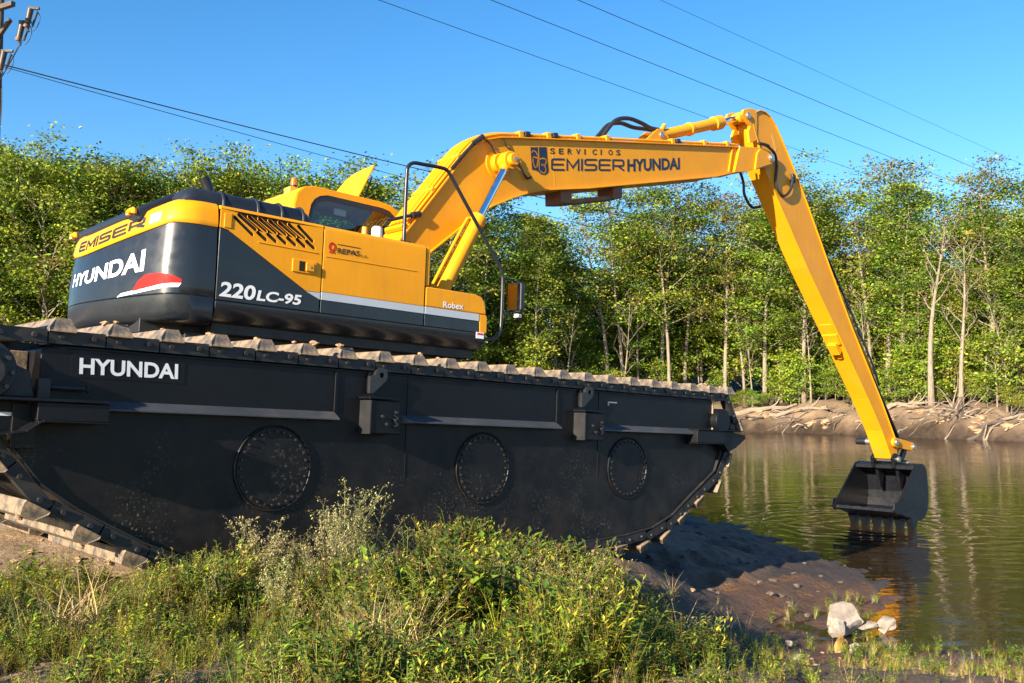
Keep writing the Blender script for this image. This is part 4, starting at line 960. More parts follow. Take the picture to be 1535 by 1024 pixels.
# guide bracket on the rear face
bdir = Vector((.70, 0, -.71)); bn = Vector((-.71, 0, -.70)); pb = Vector((12.08, 0, 2.56))
mb = MB()
for k, (t, w_, h_) in enumerate(((0., .13, .02), (.25, .16, .05), (.45, .10, .13), (.62, .05, .05))):
    c_ = pb + bdir * (t - .1)
    mb.add([c_ + bdir * a * .13 + Vector((0, 1, 0)) * b2 * w_ + bn * c2 for c2 in (0, h_) for a, b2 in ((-1, -1), (1, -1), (1, 1), (-1, 1))], [(0, 1, 2, 3), (7, 6, 5, 4), (0, 4, 5, 1), (1, 5, 6, 2), (2, 6, 7, 3), (3, 7, 4, 0)])
mb.build('guide_bracket', 'yellow', arm, bevel=.012)
# bucket cylinder on the front face
Bn = Vector((.79, 0, .61)); b0 = Vector((11.55, 0, 4.05)) + Bn * .16; b1 = Vector((15.05, 0, .42)); bd_ = (b1 - b0).normalized(); bl_ = (b1 - b0).length
bcy = part(MB().cyl(b0, b0 + bd_ * bl_ * .60, .075, seg=18), 'bucket_cylinder', 'yellow', .006)
MB().cyl(b0 + bd_ * bl_ * .6, b1, .045, seg=16).build('piston_rod', 'rail_black', bcy)
MB().tube(smooth_path([b0 + bd_ * .2 + Vector((0, -.13, .0)), b0 + bd_ * 1.5 + Vector((0, -.14, .0)), b0 + bd_ * 2.9 + Vector((0, -.13, 0)), b0 + bd_ * 3.4 + Vector((0, -.08, 0))], 5), .022, 8).build('hydraulic_hose', 'rubber', bcy)
# linkage
for y in (-.26, .20):
    lk = part(MB().prism(arc(14.33, .43, .10, 85, 265, 8) + arc(15.12, .345, .095, -95, 85, 8), y, y + .06), 'bucket_link', 'yellow', .012)
lp = part(MB().cyl((14.33, -.31, .43), (14.33, .52, .43), .062, seg=16).cyl((15.12, -.31, .345), (15.12, .31, .345), .062, seg=16), 'link_pin', 'bolt_steel', .006)
MB().cyl((14.33, .40, .43), (14.33, .62, .43), .075, seg=16).build('pin_cover', 'rail_black', lp, bevel=.01)
for y in (-.12, .06): part(MB().prism(arc(15.12, .345, .09, 0, 180, 8) + arc(14.86, -.02, .09, 180, 360, 8), y, y + .06), 'bucket_link', 'rail_black', .01)

# ---- bucket ------------------------------------------------------------------------
HWd = .68
side = [(14.35, -.03), (14.50, .0), (14.66, .0), (14.79, -.06), (14.86, -.17), (14.90, -.40), (14.94, -.62), (14.93, -.80), (14.88, -.98), (14.78, -1.10), (14.60, -1.19), (14.35, -1.18), (13.50, -.96), (13.48, -.89)]
shell = [(14.40, -.06), (14.66, -.03), (14.78, -.09), (14.84, -.19), (14.88, -.41), (14.915, -.62), (14.905, -.79), (14.86, -.96), (14.76, -1.07), (14.59, -1.15), (14.3, -1.13), (13.9, -1.03), (13.58, -.95)]
mb = MB()
for y in (-HWd, HWd - .035): mb.prism(side, y, y + .035)
bkt = part(mb, 'bucket', 'bucket_black', .008)
MB().strip(shell, .04, -HWd + .03, HWd - .03, .0).build('bucket_shell', 'bucket_black', bkt)
MB().cyl((14.56, -HWd + .03, -.10), (14.56, HWd - .03, -.10), .10, seg=20).box((14.33, -HWd + .03, -.14), (14.56, HWd - .03, -.055)).build('top_beam', 'bucket_black', bkt, bevel=.015)
for y in (-.26, .19): MB().prism([(14.22, .10), (14.36, .20), (14.50, .16), (14.60, .02), (14.75, .06), (14.93, .05), (14.93, -.04), (14.80, -.12), (14.62, -.55), (14.56, -.55), (14.44, -.16), (14.28, -.12)], y, y + .07).build('bucket_ear', 'bucket_black', bkt, bevel=.015)
MB().cyl((14.43, -.3, .07), (14.43, .3, .07), .06, seg=16).cyl((14.86, -.3, -.02), (14.86, .3, -.02), .06, seg=16).build('ear_pin', 'bolt_steel', bkt, bevel=.004)
MB().box((13.52, -HWd - .01, -1.05), (14.0, HWd + .01, -.985), Matrix.Rotation(R(14), 3, 'Y')).build('cutting_edge', 'bucket_black', bkt, bevel=.008)
for k in range(6):
    y = -HWd + .045 + k * (2 * HWd - .09) / 5
    t_ = MB()
    t_.add([(13.92, y - .05, -.94), (14.38, y - .055, -1.10), (14.36, y - .055, -1.20), (13.88, y - .05, -1.07), (13.92, y + .05, -.94), (14.38, y + .055, -1.10), (14.36, y + .055, -1.20), (13.88, y + .05, -1.07)], [(0, 3, 2, 1), (4, 5, 6, 7), (0, 1, 5, 4), (1, 2, 6, 5), (2, 3, 7, 6), (3, 0, 4, 7)])
    t_.prism([(14.04, -1.06), (14.40, -1.15), (14.31, -1.365), (14.22, -1.365)], y - .066, y + .066)
    t_.build('tooth', 'bucket_black', bkt, bevel=.01)
for y, sg in ((-HWd - .012, 1), (HWd - .02, 1)):
    MB().prism([(13.36, -.94), (13.40, -.80), (13.62, -.78), (13.86, -.70), (14.05, -.84), (13.80, -1.0), (13.5, -1.03)], y, y + .032).build('side_cutter', 'bucket_black', bkt, bevel=.006)
# ---------------------------------------------------------------- foliage helpers
class LB:
    """leaf builder: triangles with a colour for each vertex"""
    def __init__(s): s.v = []; s.t = []; s.c = []
    def leaf(s, p, d, ln, wd, up, c, fold=.25):
        p = np.asarray(p, float); d = np.asarray(d, float); d = d / (np.linalg.norm(d) + 1e-9)
        sd_ = np.cross(d, up); k = np.linalg.norm(sd_); sd_ = sd_ / k if k > 1e-6 else np.array([1., 0, 0]); nm = np.cross(sd_, d)
        o = len(s.v); m_ = p + d * ln * .45
        s.v += [p, m_ + sd_ * wd * .5 + nm * wd * fold, p + d * ln, m_ - sd_ * wd * .5 + nm * wd * fold]
        s.c += [c] * 4; s.t += [(o, o + 2, o + 1), (o, o + 3, o + 2)]
    def blade(s, p, az, h, w, lean, c, c2=None, segs=3):
        p = np.asarray(p, float); o = len(s.v); dx, dy = math.cos(az), math.sin(az); c2 = c if c2 is None else c2
        for i in range(segs + 1):
            t = i / segs; q = p + np.array([dx * lean * h * t ** 1.8, dy * lean * h * t ** 1.8, h * (t - .28 * lean * t ** 2.2)])
            ww = w * (1 - t ** 1.5) * .5 + w * .04; cc = tuple(c[k] * (1 - t) + c2[k] * t for k in range(3))
            s.v += [q + np.array([-dy, dx, 0]) * ww, q - np.array([-dy, dx, 0]) * ww]; s.c += [cc, cc]
        for i in range(segs):
            a = o + 2 * i; s.t += [(a, a + 1, a + 3), (a, a + 3, a + 2)]
    def stem(s, pts, r, c):
        o = len(s.v); n = len(pts)
        for i, p in enumerate(pts):
            rr_ = r * (1 - .6 * i / max(1, n - 1))
            for k in range(3):
                a = 2.094 * k; s.v.append(np.array([p[0] + rr_ * math.cos(a), p[1] + rr_ * math.sin(a), p[2]])); s.c.append(c)
        for i in range(n - 1):
            for k in range(3):
                a = o + 3 * i + k; b_ = o + 3 * i + (k + 1) % 3; s.t += [(a, b_, b_ + 3), (a, b_ + 3, a + 3)]
    def arr(s): return np.array(s.v, np.float32), np.array(s.t, np.int32), np.array(s.c, np.float32)
def jit(c, r_, a=.25): k = 1 + r_.uniform(-a, a); return (c[0] * k * (1 + r_.uniform(-.12, .12)), c[1] * k, c[2] * k)

# ---------------------------------------------------------------- trees
def make_tree(seed, H, crown_lo, spread, nb, per, leaf, palette, trunk_r, bark_, lean=.06, sparse=1.0, name='tree', up=.55):
    """returns (trunk mesh, crown mesh) for a tree standing at the origin"""
    r_ = random.Random(seed); g = np.random.default_rng(seed)
    wood = MB(); pts = []; ph = r_.uniform(0, 6.28); la = r_.uniform(0, 6.28)
    for i in range(10):
        t = i / 9; w = .022 * H * math.sin(t * 5 + ph) * t
        pts.append(Vector((math.cos(la) * lean * H * t * t + w * math.cos(ph), math.sin(la) * lean * H * t * t + w * math.sin(ph), H * t * .97 - .3 * (i == 0))))
    wood.tube(pts, [max(.02, trunk_r * (1 - t / 9) ** .8 + (.35 * trunk_r if t == 0 else 0)) for t in range(10)], 7)
    cl = []
    def at(t):
        f_ = t * 9; i = min(8, int(f_)); return pts[i].lerp(pts[i + 1], f_ - i)
    for b_ in range(nb):
        t = crown_lo + (1 - crown_lo) * ((b_ + r_.random()) / nb) ** .85; t = min(t, .985)
        az = b_ * 2.4 + r_.uniform(-.5, .5); rel = (t - crown_lo) / (1 - crown_lo)
        L = spread * H * (.55 + .6 * math.sin(math.pi * min(1, .18 + rel * .82))) * r_.uniform(.55, 1.15)
        d = Vector((math.cos(az), math.sin(az), up * r_.uniform(.5, 1.5) + rel * .5)).normalized(); p0 = at(t)
        bp_ = [p0 + d * L * k / 4 + Vector((r_.uniform(-.06, .06) * L, r_.uniform(-.06, .06) * L, (.10 * (k / 4) ** 2 + r_.uniform(-.04, .04)) * L)) * (k > 0) for k in range(5)]
        br = max(.018, trunk_r * .38 * (1 - t * .6)); wood.tube(bp_, [br, br * .75, br * .55, br * .4, br * .22], 5, False)
        for sb in range(per):
            f_ = .3 + .7 * (sb + r_.random()) / per; i = min(3, int(f_ * 4)); q = bp_[i].lerp(bp_[i + 1], f_ * 4 - i)
            d2 = (d + Vector((r_.gauss(0, .7), r_.gauss(0, .7), r_.gauss(.15, .45)))).normalized(); L2 = L * r_.uniform(.22, .5)
            q2 = q + d2 * L2; wood.tube([q, q.lerp(q2, .5) + Vector((0, 0, .04 * L2)), q2], [br * .35, br * .22, .006], 4, False)
            if r_.random() < sparse: cl += [q2, q.lerp(q2, .6)]
    V, T, C_ = [], [], []
    if leaf:
        nl, ls, rad = leaf
        base = 0
        for c_ in cl:
            n = int(nl * r_.uniform(.4, 1.5)); pc = palette[min(len(palette) - 1, int(r_.random() * len(palette)))]
            rr_ = rad * r_.uniform(.7, 1.3); P_ = np.array(c_) + g.normal(0, 1, (n, 3)) * np.array([rr_, rr_, rr_ * .30])
            d = g.normal(0, 1, (n, 3)) * np.array([1, 1, .45]); d /= np.linalg.norm(d, axis=1)[:, None]
            u_ = g.normal(0, 1, (n, 3)) * .7 + np.array([0, 0, 1.]); sd_ = np.cross(d, u_); sd_ /= np.linalg.norm(sd_, axis=1)[:, None] + 1e-9
            l = ls * g.uniform(.6, 1.4, (n, 1)); w = l * .27
            V.append(np.stack([P_, P_ + d * l * .5 + sd_ * w, P_ + d * l, P_ + d * l * .5 - sd_ * w], 1).reshape(-1, 3))
            k = np.arange(n)[:, None] * 4 + base; T.append(k + np.array([[0, 1, 2, 3]])); base += 4 * n
            cc = np.array(pc)[None] * g.uniform(.65, 1.4, (n, 1)) * (1 + g.uniform(-.12, .12, (n, 3))); C_.append(np.repeat(cc, 4, 0))
    tm = bpy.data.meshes.new('trunk'); tm.from_pydata(wood.v, [], wood.f); tm.update(); tm.polygons.foreach_set('use_smooth', [True] * len(tm.polygons)); tm.materials.append(MATS[bark_])
    cm = mesh_np('crown', np.concatenate(V), np.concatenate(T), np.concatenate(C_), 'leaf') if V else None
    return tm, cm
G1, G2, G3, G4, G5 = (.075, .14, .014), (.135, .215, .018), (.21, .27, .022), (.27, .26, .035), (.045, .085, .013)
BR = (.22, .15, .055)
slender = [make_tree(20 + k, 14, lo, sp, nb, 4, (int(nl * 1.6), .175, .48), pal, tr_, bk, ln_, spr) for k, (lo, sp, nb, nl, pal, tr_, bk, ln_, spr) in enumerate((
    (.24, .17, 30, 34, (G1, G2, G3, G2), .15, 'bark_pale', .05, .9), (.34, .20, 26, 32, (G2, G3, G4, G1), .13, 'bark_pale', .09, .8),
    (.20, .15, 32, 34, (G1, G2, G2, G3), .12, 'bark', .04, .9), (.30, .22, 26, 26, (G2, G4, BR, G3), .17, 'bark_pale', .08, .65), (.22, .18, 30, 32, (G2, G3, G1, G4), .14, 'bark', .12, .85), (.35, .19, 24, 28, (G3, G4, G2), .13, 'bark_pale', .10, .7)))]
dense = [make_tree(50 + k, 13, lo, sp, nb, 5, (int(nl * 1.3), .21, .58), pal, .16, 'bark', .04, 1.0) for k, (lo, sp, nb, nl, pal) in enumerate((
    (.06, .24, 36, 30, (G1, G2, G5, G3)), (.10, .27, 36, 30, (G2, G1, G3, G5)), (.05, .22, 38, 30, (G1, G5, G2, G2))))]
broad = [make_tree(70 + k, 12, lo, sp, nb, 5, (64, .17, .46), pal, .17, 'bark', .05, .92) for k, (lo, sp, nb, pal) in enumerate((
    (.12, .30, 36, (G1, G2, G3, BR)), (.08, .30, 38, (G2, G3, G3, G1)), (.12, .28, 36, (G1, G2, G5, G3)), (.15, .26, 32, (G3, G4, G2))))]
shrub = [make_tree(90 + k, 3.2, .08, .42, 18, 5, (16, .17, .26), pal, .04, 'bark', .1, 1.0) for k, pal in enumerate(((G2, G3, G3), (G1, G2, G3), (G3, G4, G2)))]
def plant_tree(proto, name, x, y, H, rz, label, cat='tree', group=None, base_h=14., sx=1.0, tilt=0):
    o = empty(name, (x, y, gz(x, y) - .05), rz); k = H / base_h; o.scale = (k * sx, k * sx, k); o.rotation_euler[0] = tilt
    tm, cm = proto
    put('trunk', tm, o); 
    if cm: put('crown', cm, o)
    return tag(o, label, cat, group)
def col_dir(u): return (u - 767.5) / 1400.0
def bank_at(u, d, y0=40):
    """point on the far bank in image column u, d metres inland of the water's edge"""
    k = col_dir(u); ys = np.linspace(y0, 130, 1400); sdv = pond_sd(k * ys, ys); i0 = int(np.argmax(sdv < 0)) if (sdv < 0).any() else 0
    j = i0 + int(np.argmax(sdv[i0:] > d)); return k * ys[j], ys[j]
def top_h(u, y, x, ytop):          # height that puts a crown top at image row ytop
    return CAM_Z + (600 - ytop) / 1400.0 * y - gz(x, y)
skyline = ([-80, 0, 60, 130, 180, 240, 300, 340, 400, 440, 490, 530, 580, 640, 700, 760, 830, 880, 930, 970, 1040, 1100, 1150, 1200, 1230, 1270, 1340, 1400, 1440, 1480, 1535, 1620],
           [205, 208, 225, 222, 255, 258, 238, 232, 250, 252, 228, 225, 262, 255, 260, 280, 292, 300, 288, 270, 292, 285, 250, 222, 262, 252, 246, 268, 258, 250, 272, 285])
tr = random.Random(5)
ORD = 'first second third fourth fifth sixth seventh eighth ninth tenth eleventh twelfth thirteenth fourteenth fifteenth sixteenth seventeenth eighteenth nineteenth twentieth'.split()
spots = []; u = -70.
while u < 1640:
    spots.append(u); u += tr.uniform(30, 50) if u < 560 else tr.uniform(20, 36)
where = [(-999, 560, 'left of the yellow boom'), (560, 860, 'behind the boom and the mirror'), (860, 1080, 'beyond the front half of the pontoon'), (1080, 1240, 'between the pontoon tip and the yellow arm'), (1240, 9999, 'right of the yellow arm')]
cnt = {}
for u in spots:
    place = next(w_[2] for w_ in where if w_[0] <= u < w_[1]); cnt[place] = k = cnt.get(place, 0) + 1
    x, y = bank_at(u, tr.uniform(6.0, 11)); yt = np.interp(u, *skyline) + tr.choice((-24, -10, 0, 12, 30, 60, 95, 130) if u >= 560 else (-16, -6, 0, 6, 14, 26, 40))
    if u < 560:
        plant_tree(tr.choice(broad), 'broadleaf_tree', x, y, top_h(u, y, x, yt + 32), tr.uniform(0, 6.3), '%s bushy tree from the left in the row %s' % (ORD[k - 1], place), group='broadleaf trees on the left bank', base_h=12., sx=tr.uniform(.85, 1.2))
    else:
        plant_tree(tr.choice(slender), 'slender_tree', x, y, top_h(u, y, x, yt + (10 if u < 1150 else 28)), tr.uniform(0, 6.3), '%s slender waterside tree from the left %s' % (ORD[k - 1], place), group='slender trees across the pond', sx=tr.uniform(.9, 1.3))
for row, (d0, d1, step, dy) in enumerate(((12, 16, 40, 120), (18, 25, 40, 95), (28, 38, 46, 85))):
    u = -90. + 13 * row
    while u < 1650:
        x, y = bank_at(u, tr.uniform(d0, d1)); yt = np.interp(u, *skyline) + dy + tr.choice((-25, -5, 10, 35, 60, 90))
        plant_tree(tr.choice(dense if tr.random() < .7 else slender), 'dense_tree', x, y, top_h(u, y, x, yt), tr.uniform(0, 6.3), 'green tree deep in the wood behind the waterside row', group='trees deep in the wood', base_h=13., sx=tr.uniform(1., 1.35))
        u += step * tr.uniform(.7, 1.3)
u = -60.
while u < 1630:
    x, y = bank_at(u, tr.uniform(5.0, 8.5)); sh_ = tr.random()
    plant_tree(tr.choice(shrub), 'undergrowth_shrub', x, y, tr.choice((1.0, 1.6, 2.2, 3.0, 4.2)) * tr.uniform(.85, 1.2), tr.uniform(0, 6.3), 'bright green shrub at the foot of the far trees', 'shrub', 'undergrowth along the far bank', 3.2)
    u += tr.uniform(12, 26)
u = -60.
while u < 1630:
    x, y = bank_at(u, tr.uniform(10, 15))
    plant_tree(tr.choice(shrub), 'tall_shrub', x, y, tr.uniform(3.5, 6.5), tr.uniform(0, 6.3), 'tall leafy shrub filling the shade between the far trunks', 'shrub', 'tall shrubs among the far trunks', 3.2)
    u += tr.uniform(20, 34)
# the bare pale tree on the right and its forked neighbour
x, y = bank_at(1440, 5.2)
dead = make_tree(131, 13, .30, .22, 15, 7, None, None, .20, 'bark_pale', .05, 1, up=1.1)
plant_tree(dead, 'bare_tree', x, y, 12.6, 1.2, 'bare pale leafless tree standing on the right end of the far bank', base_h=13.)
for (u, hgt, sd_, lab) in ((1128, 7.5, 141, 'small bare tree just right of the pontoon tip'), (1215, 8.5, 142, 'bare grey tree just left of the yellow arm'), (1300, 9.5, 143, 'bare branching tree just right of the yellow arm'), (1508, 8.0, 144, 'small bare tree at the right edge of the far bank'), (935, 9.0, 145, 'bare forked sapling beyond the second lifting lug'), (850, 8.0, 146, 'bare sapling right of the mirror')):
    x, y = bank_at(u, 5.6); plant_tree(make_tree(sd_, 9, .25, .26, 13, 6, None, None, .10, 'bark_pale', .10, 1, up=1.2), 'bare_sapling', x, y, hgt, sd_, lab, group='bare trees on the far bank', base_h=9.)
x, y = bank_at(1395, 4.6)
fk = make_tree(137, 14, .45, .16, 14, 6, (9, .22, .45), (G3, BR, G2), .24, 'bark_pale', .10, .5, up=1.0)
plant_tree(fk, 'forked_tree', x, y, 14.6, 2.6, 'thick pale trunk with thin foliage just left of the bare tree')
x, y = bank_at(1003, 6.0)
plant_tree(slender[1], 'pale_trunk_tree', x, y, top_h(1003, y, x, 285), 4.0, 'tall pale trunk rising beyond the front end of the pontoon')

# ---------------------------------------------------------------- far bank: driftwood and stump
def crooked(p, yaw, ln, r0, r_, lift=0., seg=6):
    mb = MB(); pts = []
    for i in range(7):
        t = i / 6; xx = p[0] + math.cos(yaw) * ln * (t - .5) + r_.uniform(-.04, .04) * ln; yy = p[1] + math.sin(yaw) * ln * (t - .5)
        pts.append(Vector((xx, yy, gz(xx, yy) + r0 * .7 + lift * t * ln + r_.uniform(-.01, .03) * ln)))
    mb.tube(pts, [r0, r0 * .95, r0 * .9, r0 * .82, r0 * .7, r0 * .55, r0 * .3], seg); return mb, pts
dr = random.Random(17)
logs = ((1140, 4.0, 6.0, -.15, .30, 'driftwood', 'long pale log on the far bank right of the pontoon tip'), (1195, 2.8, 5.0, -.25, .24, 'driftwood', 'pale log lying lower on the bank, end to end with the long one'),
        (1128, 2.0, 4.2, .35, .15, 'driftwood_dark', 'dark crooked branch on the bank beside the pontoon tip'), (1228, 3.6, 3.4, .1, .12, 'driftwood_dark', 'dark thin branch left of the yellow arm on the bank'),
        (1345, 3.2, 3.6, -.3, .26, 'driftwood', 'pale broken log on the bank just right of the yellow arm'), (1362, 3.6, 2.6, -.8, .22, 'driftwood', 'short pale log propped on the broken log'),
        (1405, 3.0, 3.0, .2, .13, 'driftwood', 'pale bent bough on the bank below the bare tree'), (1492, 1.6, 4.6, .15, .20, 'driftwood_dark', 'dark log at the waterside right of the root tangle'),
        (1515, 2.4, 3.2, -.1, .16, 'driftwood', 'pale log at the right edge of the far bank'), (1180, 1.0, 2.6, .9, .07, 'driftwood', 'thin pale stick leaning down the bank to the water'))
for (u, d, ln, yaw, r0, mt, lab) in logs:
    p = bank_at(u, d); r0 *= .72; mb, pts = crooked(p, yaw, ln, r0, dr, .02)
    if r0 > .13:
        q = pts[4]; mb.tube([q, q + Vector((.5, -.1, .35)), q + Vector((.8, -.3, .9))], [r0 * .5, r0 * .35, r0 * .15], 5)
    tag(mb.build('driftwood_log', mt), lab, 'driftwood', 'driftwood on the far bank')
for k in range(80):
    u = dr.uniform(1085, 1545); p = bank_at(u, dr.uniform(.2, 4.2)); mb, pts = crooked(p, dr.uniform(-.9, .9), dr.uniform(.6, 2.4), dr.uniform(.03, .085), dr, dr.uniform(0, .15), 5)
    tag(mb.build('driftwood_stick', dr.choice(('driftwood', 'driftwood_dark'))), 'short stick of driftwood strewn on the far mud bank', 'driftwood', 'sticks strewn on the far bank')
for k in range(40):
    u = dr.uniform(1085, 1545); p = bank_at(u, dr.uniform(.1, 4.5))
    o = put('bank_stone', clumps[k % 4], None, Matrix.Translation((p[0], p[1], gz(*p) + .05)) @ Matrix.Rotation(dr.uniform(0, 6), 4, 'Z') @ Matrix.Scale(dr.uniform(2.5, 8), 4))
    tag(o, 'pale clod of earth lying on the far mud bank', 'clod', 'clods on the far bank')
p = bank_at(1432, 1.9); P0 = Vector((p[0], p[1], gz(*p)))
mb = MB().tube([P0 + Vector((0, 0, -.3)), P0 + Vector((.1, 0, .5)), P0 + Vector((.35, .2, 1.5))], [.5, .38, .2], 8)
st_o = mb.build('uprooted_stump', 'driftwood_dark'); tag(st_o, 'uprooted stump with a tangle of bare pale roots by the far waterside', 'stump')
for k in range(34):
    a = dr.uniform(-.4, 3.5) if k % 3 else dr.uniform(0, 6.28); q = P0 + Vector((dr.uniform(-.4, .4), dr.uniform(-.3, .3), dr.uniform(0, .8))); L_ = dr.uniform(1.2, 3.6); pts = [q]; d = Vector((math.cos(a) * 1.2, -.25 + dr.uniform(-.3, .3), math.sin(a) * .9)).normalized()
    for i in range(5):
        d = (d + Vector((dr.gauss(0, .25), dr.gauss(0, .2), dr.gauss(-.02, .28)))).normalized(); pts.append(pts[-1] + d * L_ / 5)
    MB().tube(smooth_path(pts, 2), [max(.012, .075 * (1 - i / 11)) for i in range(11)], 5, False).build('root', 'driftwood' if k % 4 else 'driftwood_dark', st_o)

# ---------------------------------------------------------------- overhead lines and the pole
def px3(u, v, Z):
    th = R(3.5967); X = (u - 767.5) / 1400 * Z; yd = (v - 512) / 1400 * Z
    return Vector((X, Z * math.cos(th) + yd * math.sin(th), CAM_Z - yd * math.cos(th) + Z * math.sin(th)))
POLE = Vector((-16.86, 30.0, 0)); pz = gz(POLE.x, POLE.y)
pole = empty('utility_pole', (POLE.x, POLE.y, pz)); tag(pole, 'dark utility pole with crossarm and fuses at the left edge', 'pole')
MB().tube([(0, 0, -.5), (0, 0, 8), (.02, 0, 16.5)], [.19, .15, .10], 14).build('pole_shaft', 'pole_wood', pole)
zc = 14.55 - pz
MB().box((-.7, -.95, zc + .25), (1.9, -.80, zc + .40), Matrix.Rotation(R(-28), 3, 'Z'), (0, -.2, zc)).build('crossarm', 'pole_wood', pole, bevel=.01)
MB().box((-.3, -.30, zc - .35), (.8, -.18, zc - .23), Matrix.Rotation(R(-28), 3, 'Z') @ Matrix.Rotation(R(-38), 3, 'Y'), (0, -.2, zc)).build('crossarm_brace', 'pole_wood', pole, bevel=.01)
for k, (x, y, z) in enumerate(((.28, -.35, 13.55 - pz), (1.05, -.75, 14.35 - pz), (1.35, -.85, 14.75 - pz))):
    fo = MB().cyl((x, y, z - .28), (x + .14, y - .05, z + .30), .085, .10, 12).build('fuse_body', 'insulator', pole, bevel=.01)
    MB().cyl((x + .10, y - .04, z - .45), (x + .02, y - .02, z - .30), .03, .05, 8).cyl((x + .2, y - .05, z - .3), (x + .36, y - .05, z + .2), .035, seg=8).box((x + .02, y - .06, z + .28), (x + .40, y + .02, z + .36)).build('fuse_tube', 'wire_black', fo)
    MB().cyl((x - .02, y - .02, z - .30), (x + .02, y - .02, z - .20), .09, seg=12).build('fuse_cap', 'rust_brown', fo)
    MB().tube(smooth_path([(x, y, z - .45), (x - .2, y + .1, z - .75), (.12, -.1, 12.95 - pz)], 6), .012, 6).tube(smooth_path([(x + .30, y - .05, z + .3), (x + .42, y, z + .05), (x + .35, y, z - .25), (x + .22, y, z - .42)], 5), .012, 6).build('jumper_wire', 'wire_black', fo)
MB().tube(smooth_path([(.17, -.05, 12.9 - pz), (.20, -.06, 12.2 - pz), (.16, -.05, 11.2 - pz)], 5), .015, 6).build('down_lead', 'wire_black', pole)
def wire(a, b_, r_, label, ext0=0, ext1=0, sag=.0):
    d = b_ - a; A_ = a - d * ext0; B_ = b_ + d * ext1; pts = []
    for i in range(41):
        t = i / 40; p = A_.lerp(B_, t); p.z -= sag * 4 * t * (1 - t); pts.append(p)
    tag(MB().tube(pts, r_, 6).build('power_line', 'wire_black'), label, 'power line', 'overhead power lines')
wire(px3(5, 97, 30), px3(1095, 352, 54), .020, 'thick black line from the utility pole passing behind the boom', 0, .28, .35)
wire(px3(5, 100, 30), px3(1095, 388, 54), .012, 'thin line just under the thick one from the utility pole', 0, .28, .25)
wire(px3(572, 0, 34), px3(1275, 252, 62), .013, 'lowest of the four lines crossing the upper right sky', .5, .5, .05)
wire(px3(740, 0, 34), px3(1420, 268, 62), .014, 'second lowest of the four lines crossing the upper right sky', .5, .4, .05)
wire(px3(870, 0, 34), px3(1535, 282, 62), .014, 'second highest of the four lines crossing the upper right sky', .5, .4, .05)
wire(px3(993, 0, 38), px3(1535, 247, 66), .009, 'thin faint line, highest of the four in the upper right sky', .5, .4, .05)

# ---------------------------------------------------------------- foreground growth
fr = random.Random(23); fg = np.random.default_rng(23)
GA, GB, GC, GDk = (.12, .19, .016), (.23, .29, .022), (.37, .36, .032), (.05, .095, .014)
ST, ST2, PK = (.50, .36, .15), (.62, .48, .24), (.42, .22, .12)
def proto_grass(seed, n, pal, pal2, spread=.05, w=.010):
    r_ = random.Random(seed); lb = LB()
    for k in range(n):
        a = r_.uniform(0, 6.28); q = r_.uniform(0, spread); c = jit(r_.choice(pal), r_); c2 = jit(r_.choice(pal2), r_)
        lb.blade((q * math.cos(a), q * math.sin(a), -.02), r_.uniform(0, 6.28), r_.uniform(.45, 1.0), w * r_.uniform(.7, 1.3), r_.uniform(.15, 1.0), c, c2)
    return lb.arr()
def proto_weed(seed, stems, leaves, pal, ls=.14, lw=.3, spread=.10, tipc=None):
    r_ = random.Random(seed); lb = LB()
    for k in range(stems):
        a = r_.uniform(0, 6.28); h = r_.uniform(.55, 1.0); ln_ = r_.uniform(.05, .35); b0 = np.array([math.cos(a) * spread * r_.random(), math.sin(a) * spread * r_.random(), -.02])
        pts = [b0 + np.array([math.cos(a) * ln_ * t * t * h, math.sin(a) * ln_ * t * t * h, h * t]) for t in (0, .35, .7, 1.)]
        sc_ = jit((.14, .15, .04) if r_.random() < .7 else (.22, .10, .05), r_); lb.stem(pts, .0065, sc_)
        for j in range(leaves):
            t = .08 + .92 * (j + r_.random()) / leaves; i = min(2, int(t * 3)); p = pts[i] * (1 - (t * 3 - i)) + pts[i + 1] * (t * 3 - i)
            az = r_.uniform(0, 6.28); el = r_.uniform(-.1, .9); d = np.array([math.cos(az), math.sin(az), el]); L_ = ls * r_.uniform(.5, 1.25) * (1.1 - .5 * t)
            lb.leaf(p, d, L_, L_ * lw, np.array([0, 0, 1.]), jit(r_.choice(pal), r_, .3))
        if tipc and r_.random() < .6:
            for j in range(9):
                az = r_.uniform(0, 6.28); lb.leaf(pts[3], (math.cos(az), math.sin(az), r_.uniform(-.2, 1.2)), .05, .02, np.array([0, 0, 1.]), jit(tipc, r_))
    return lb.arr()
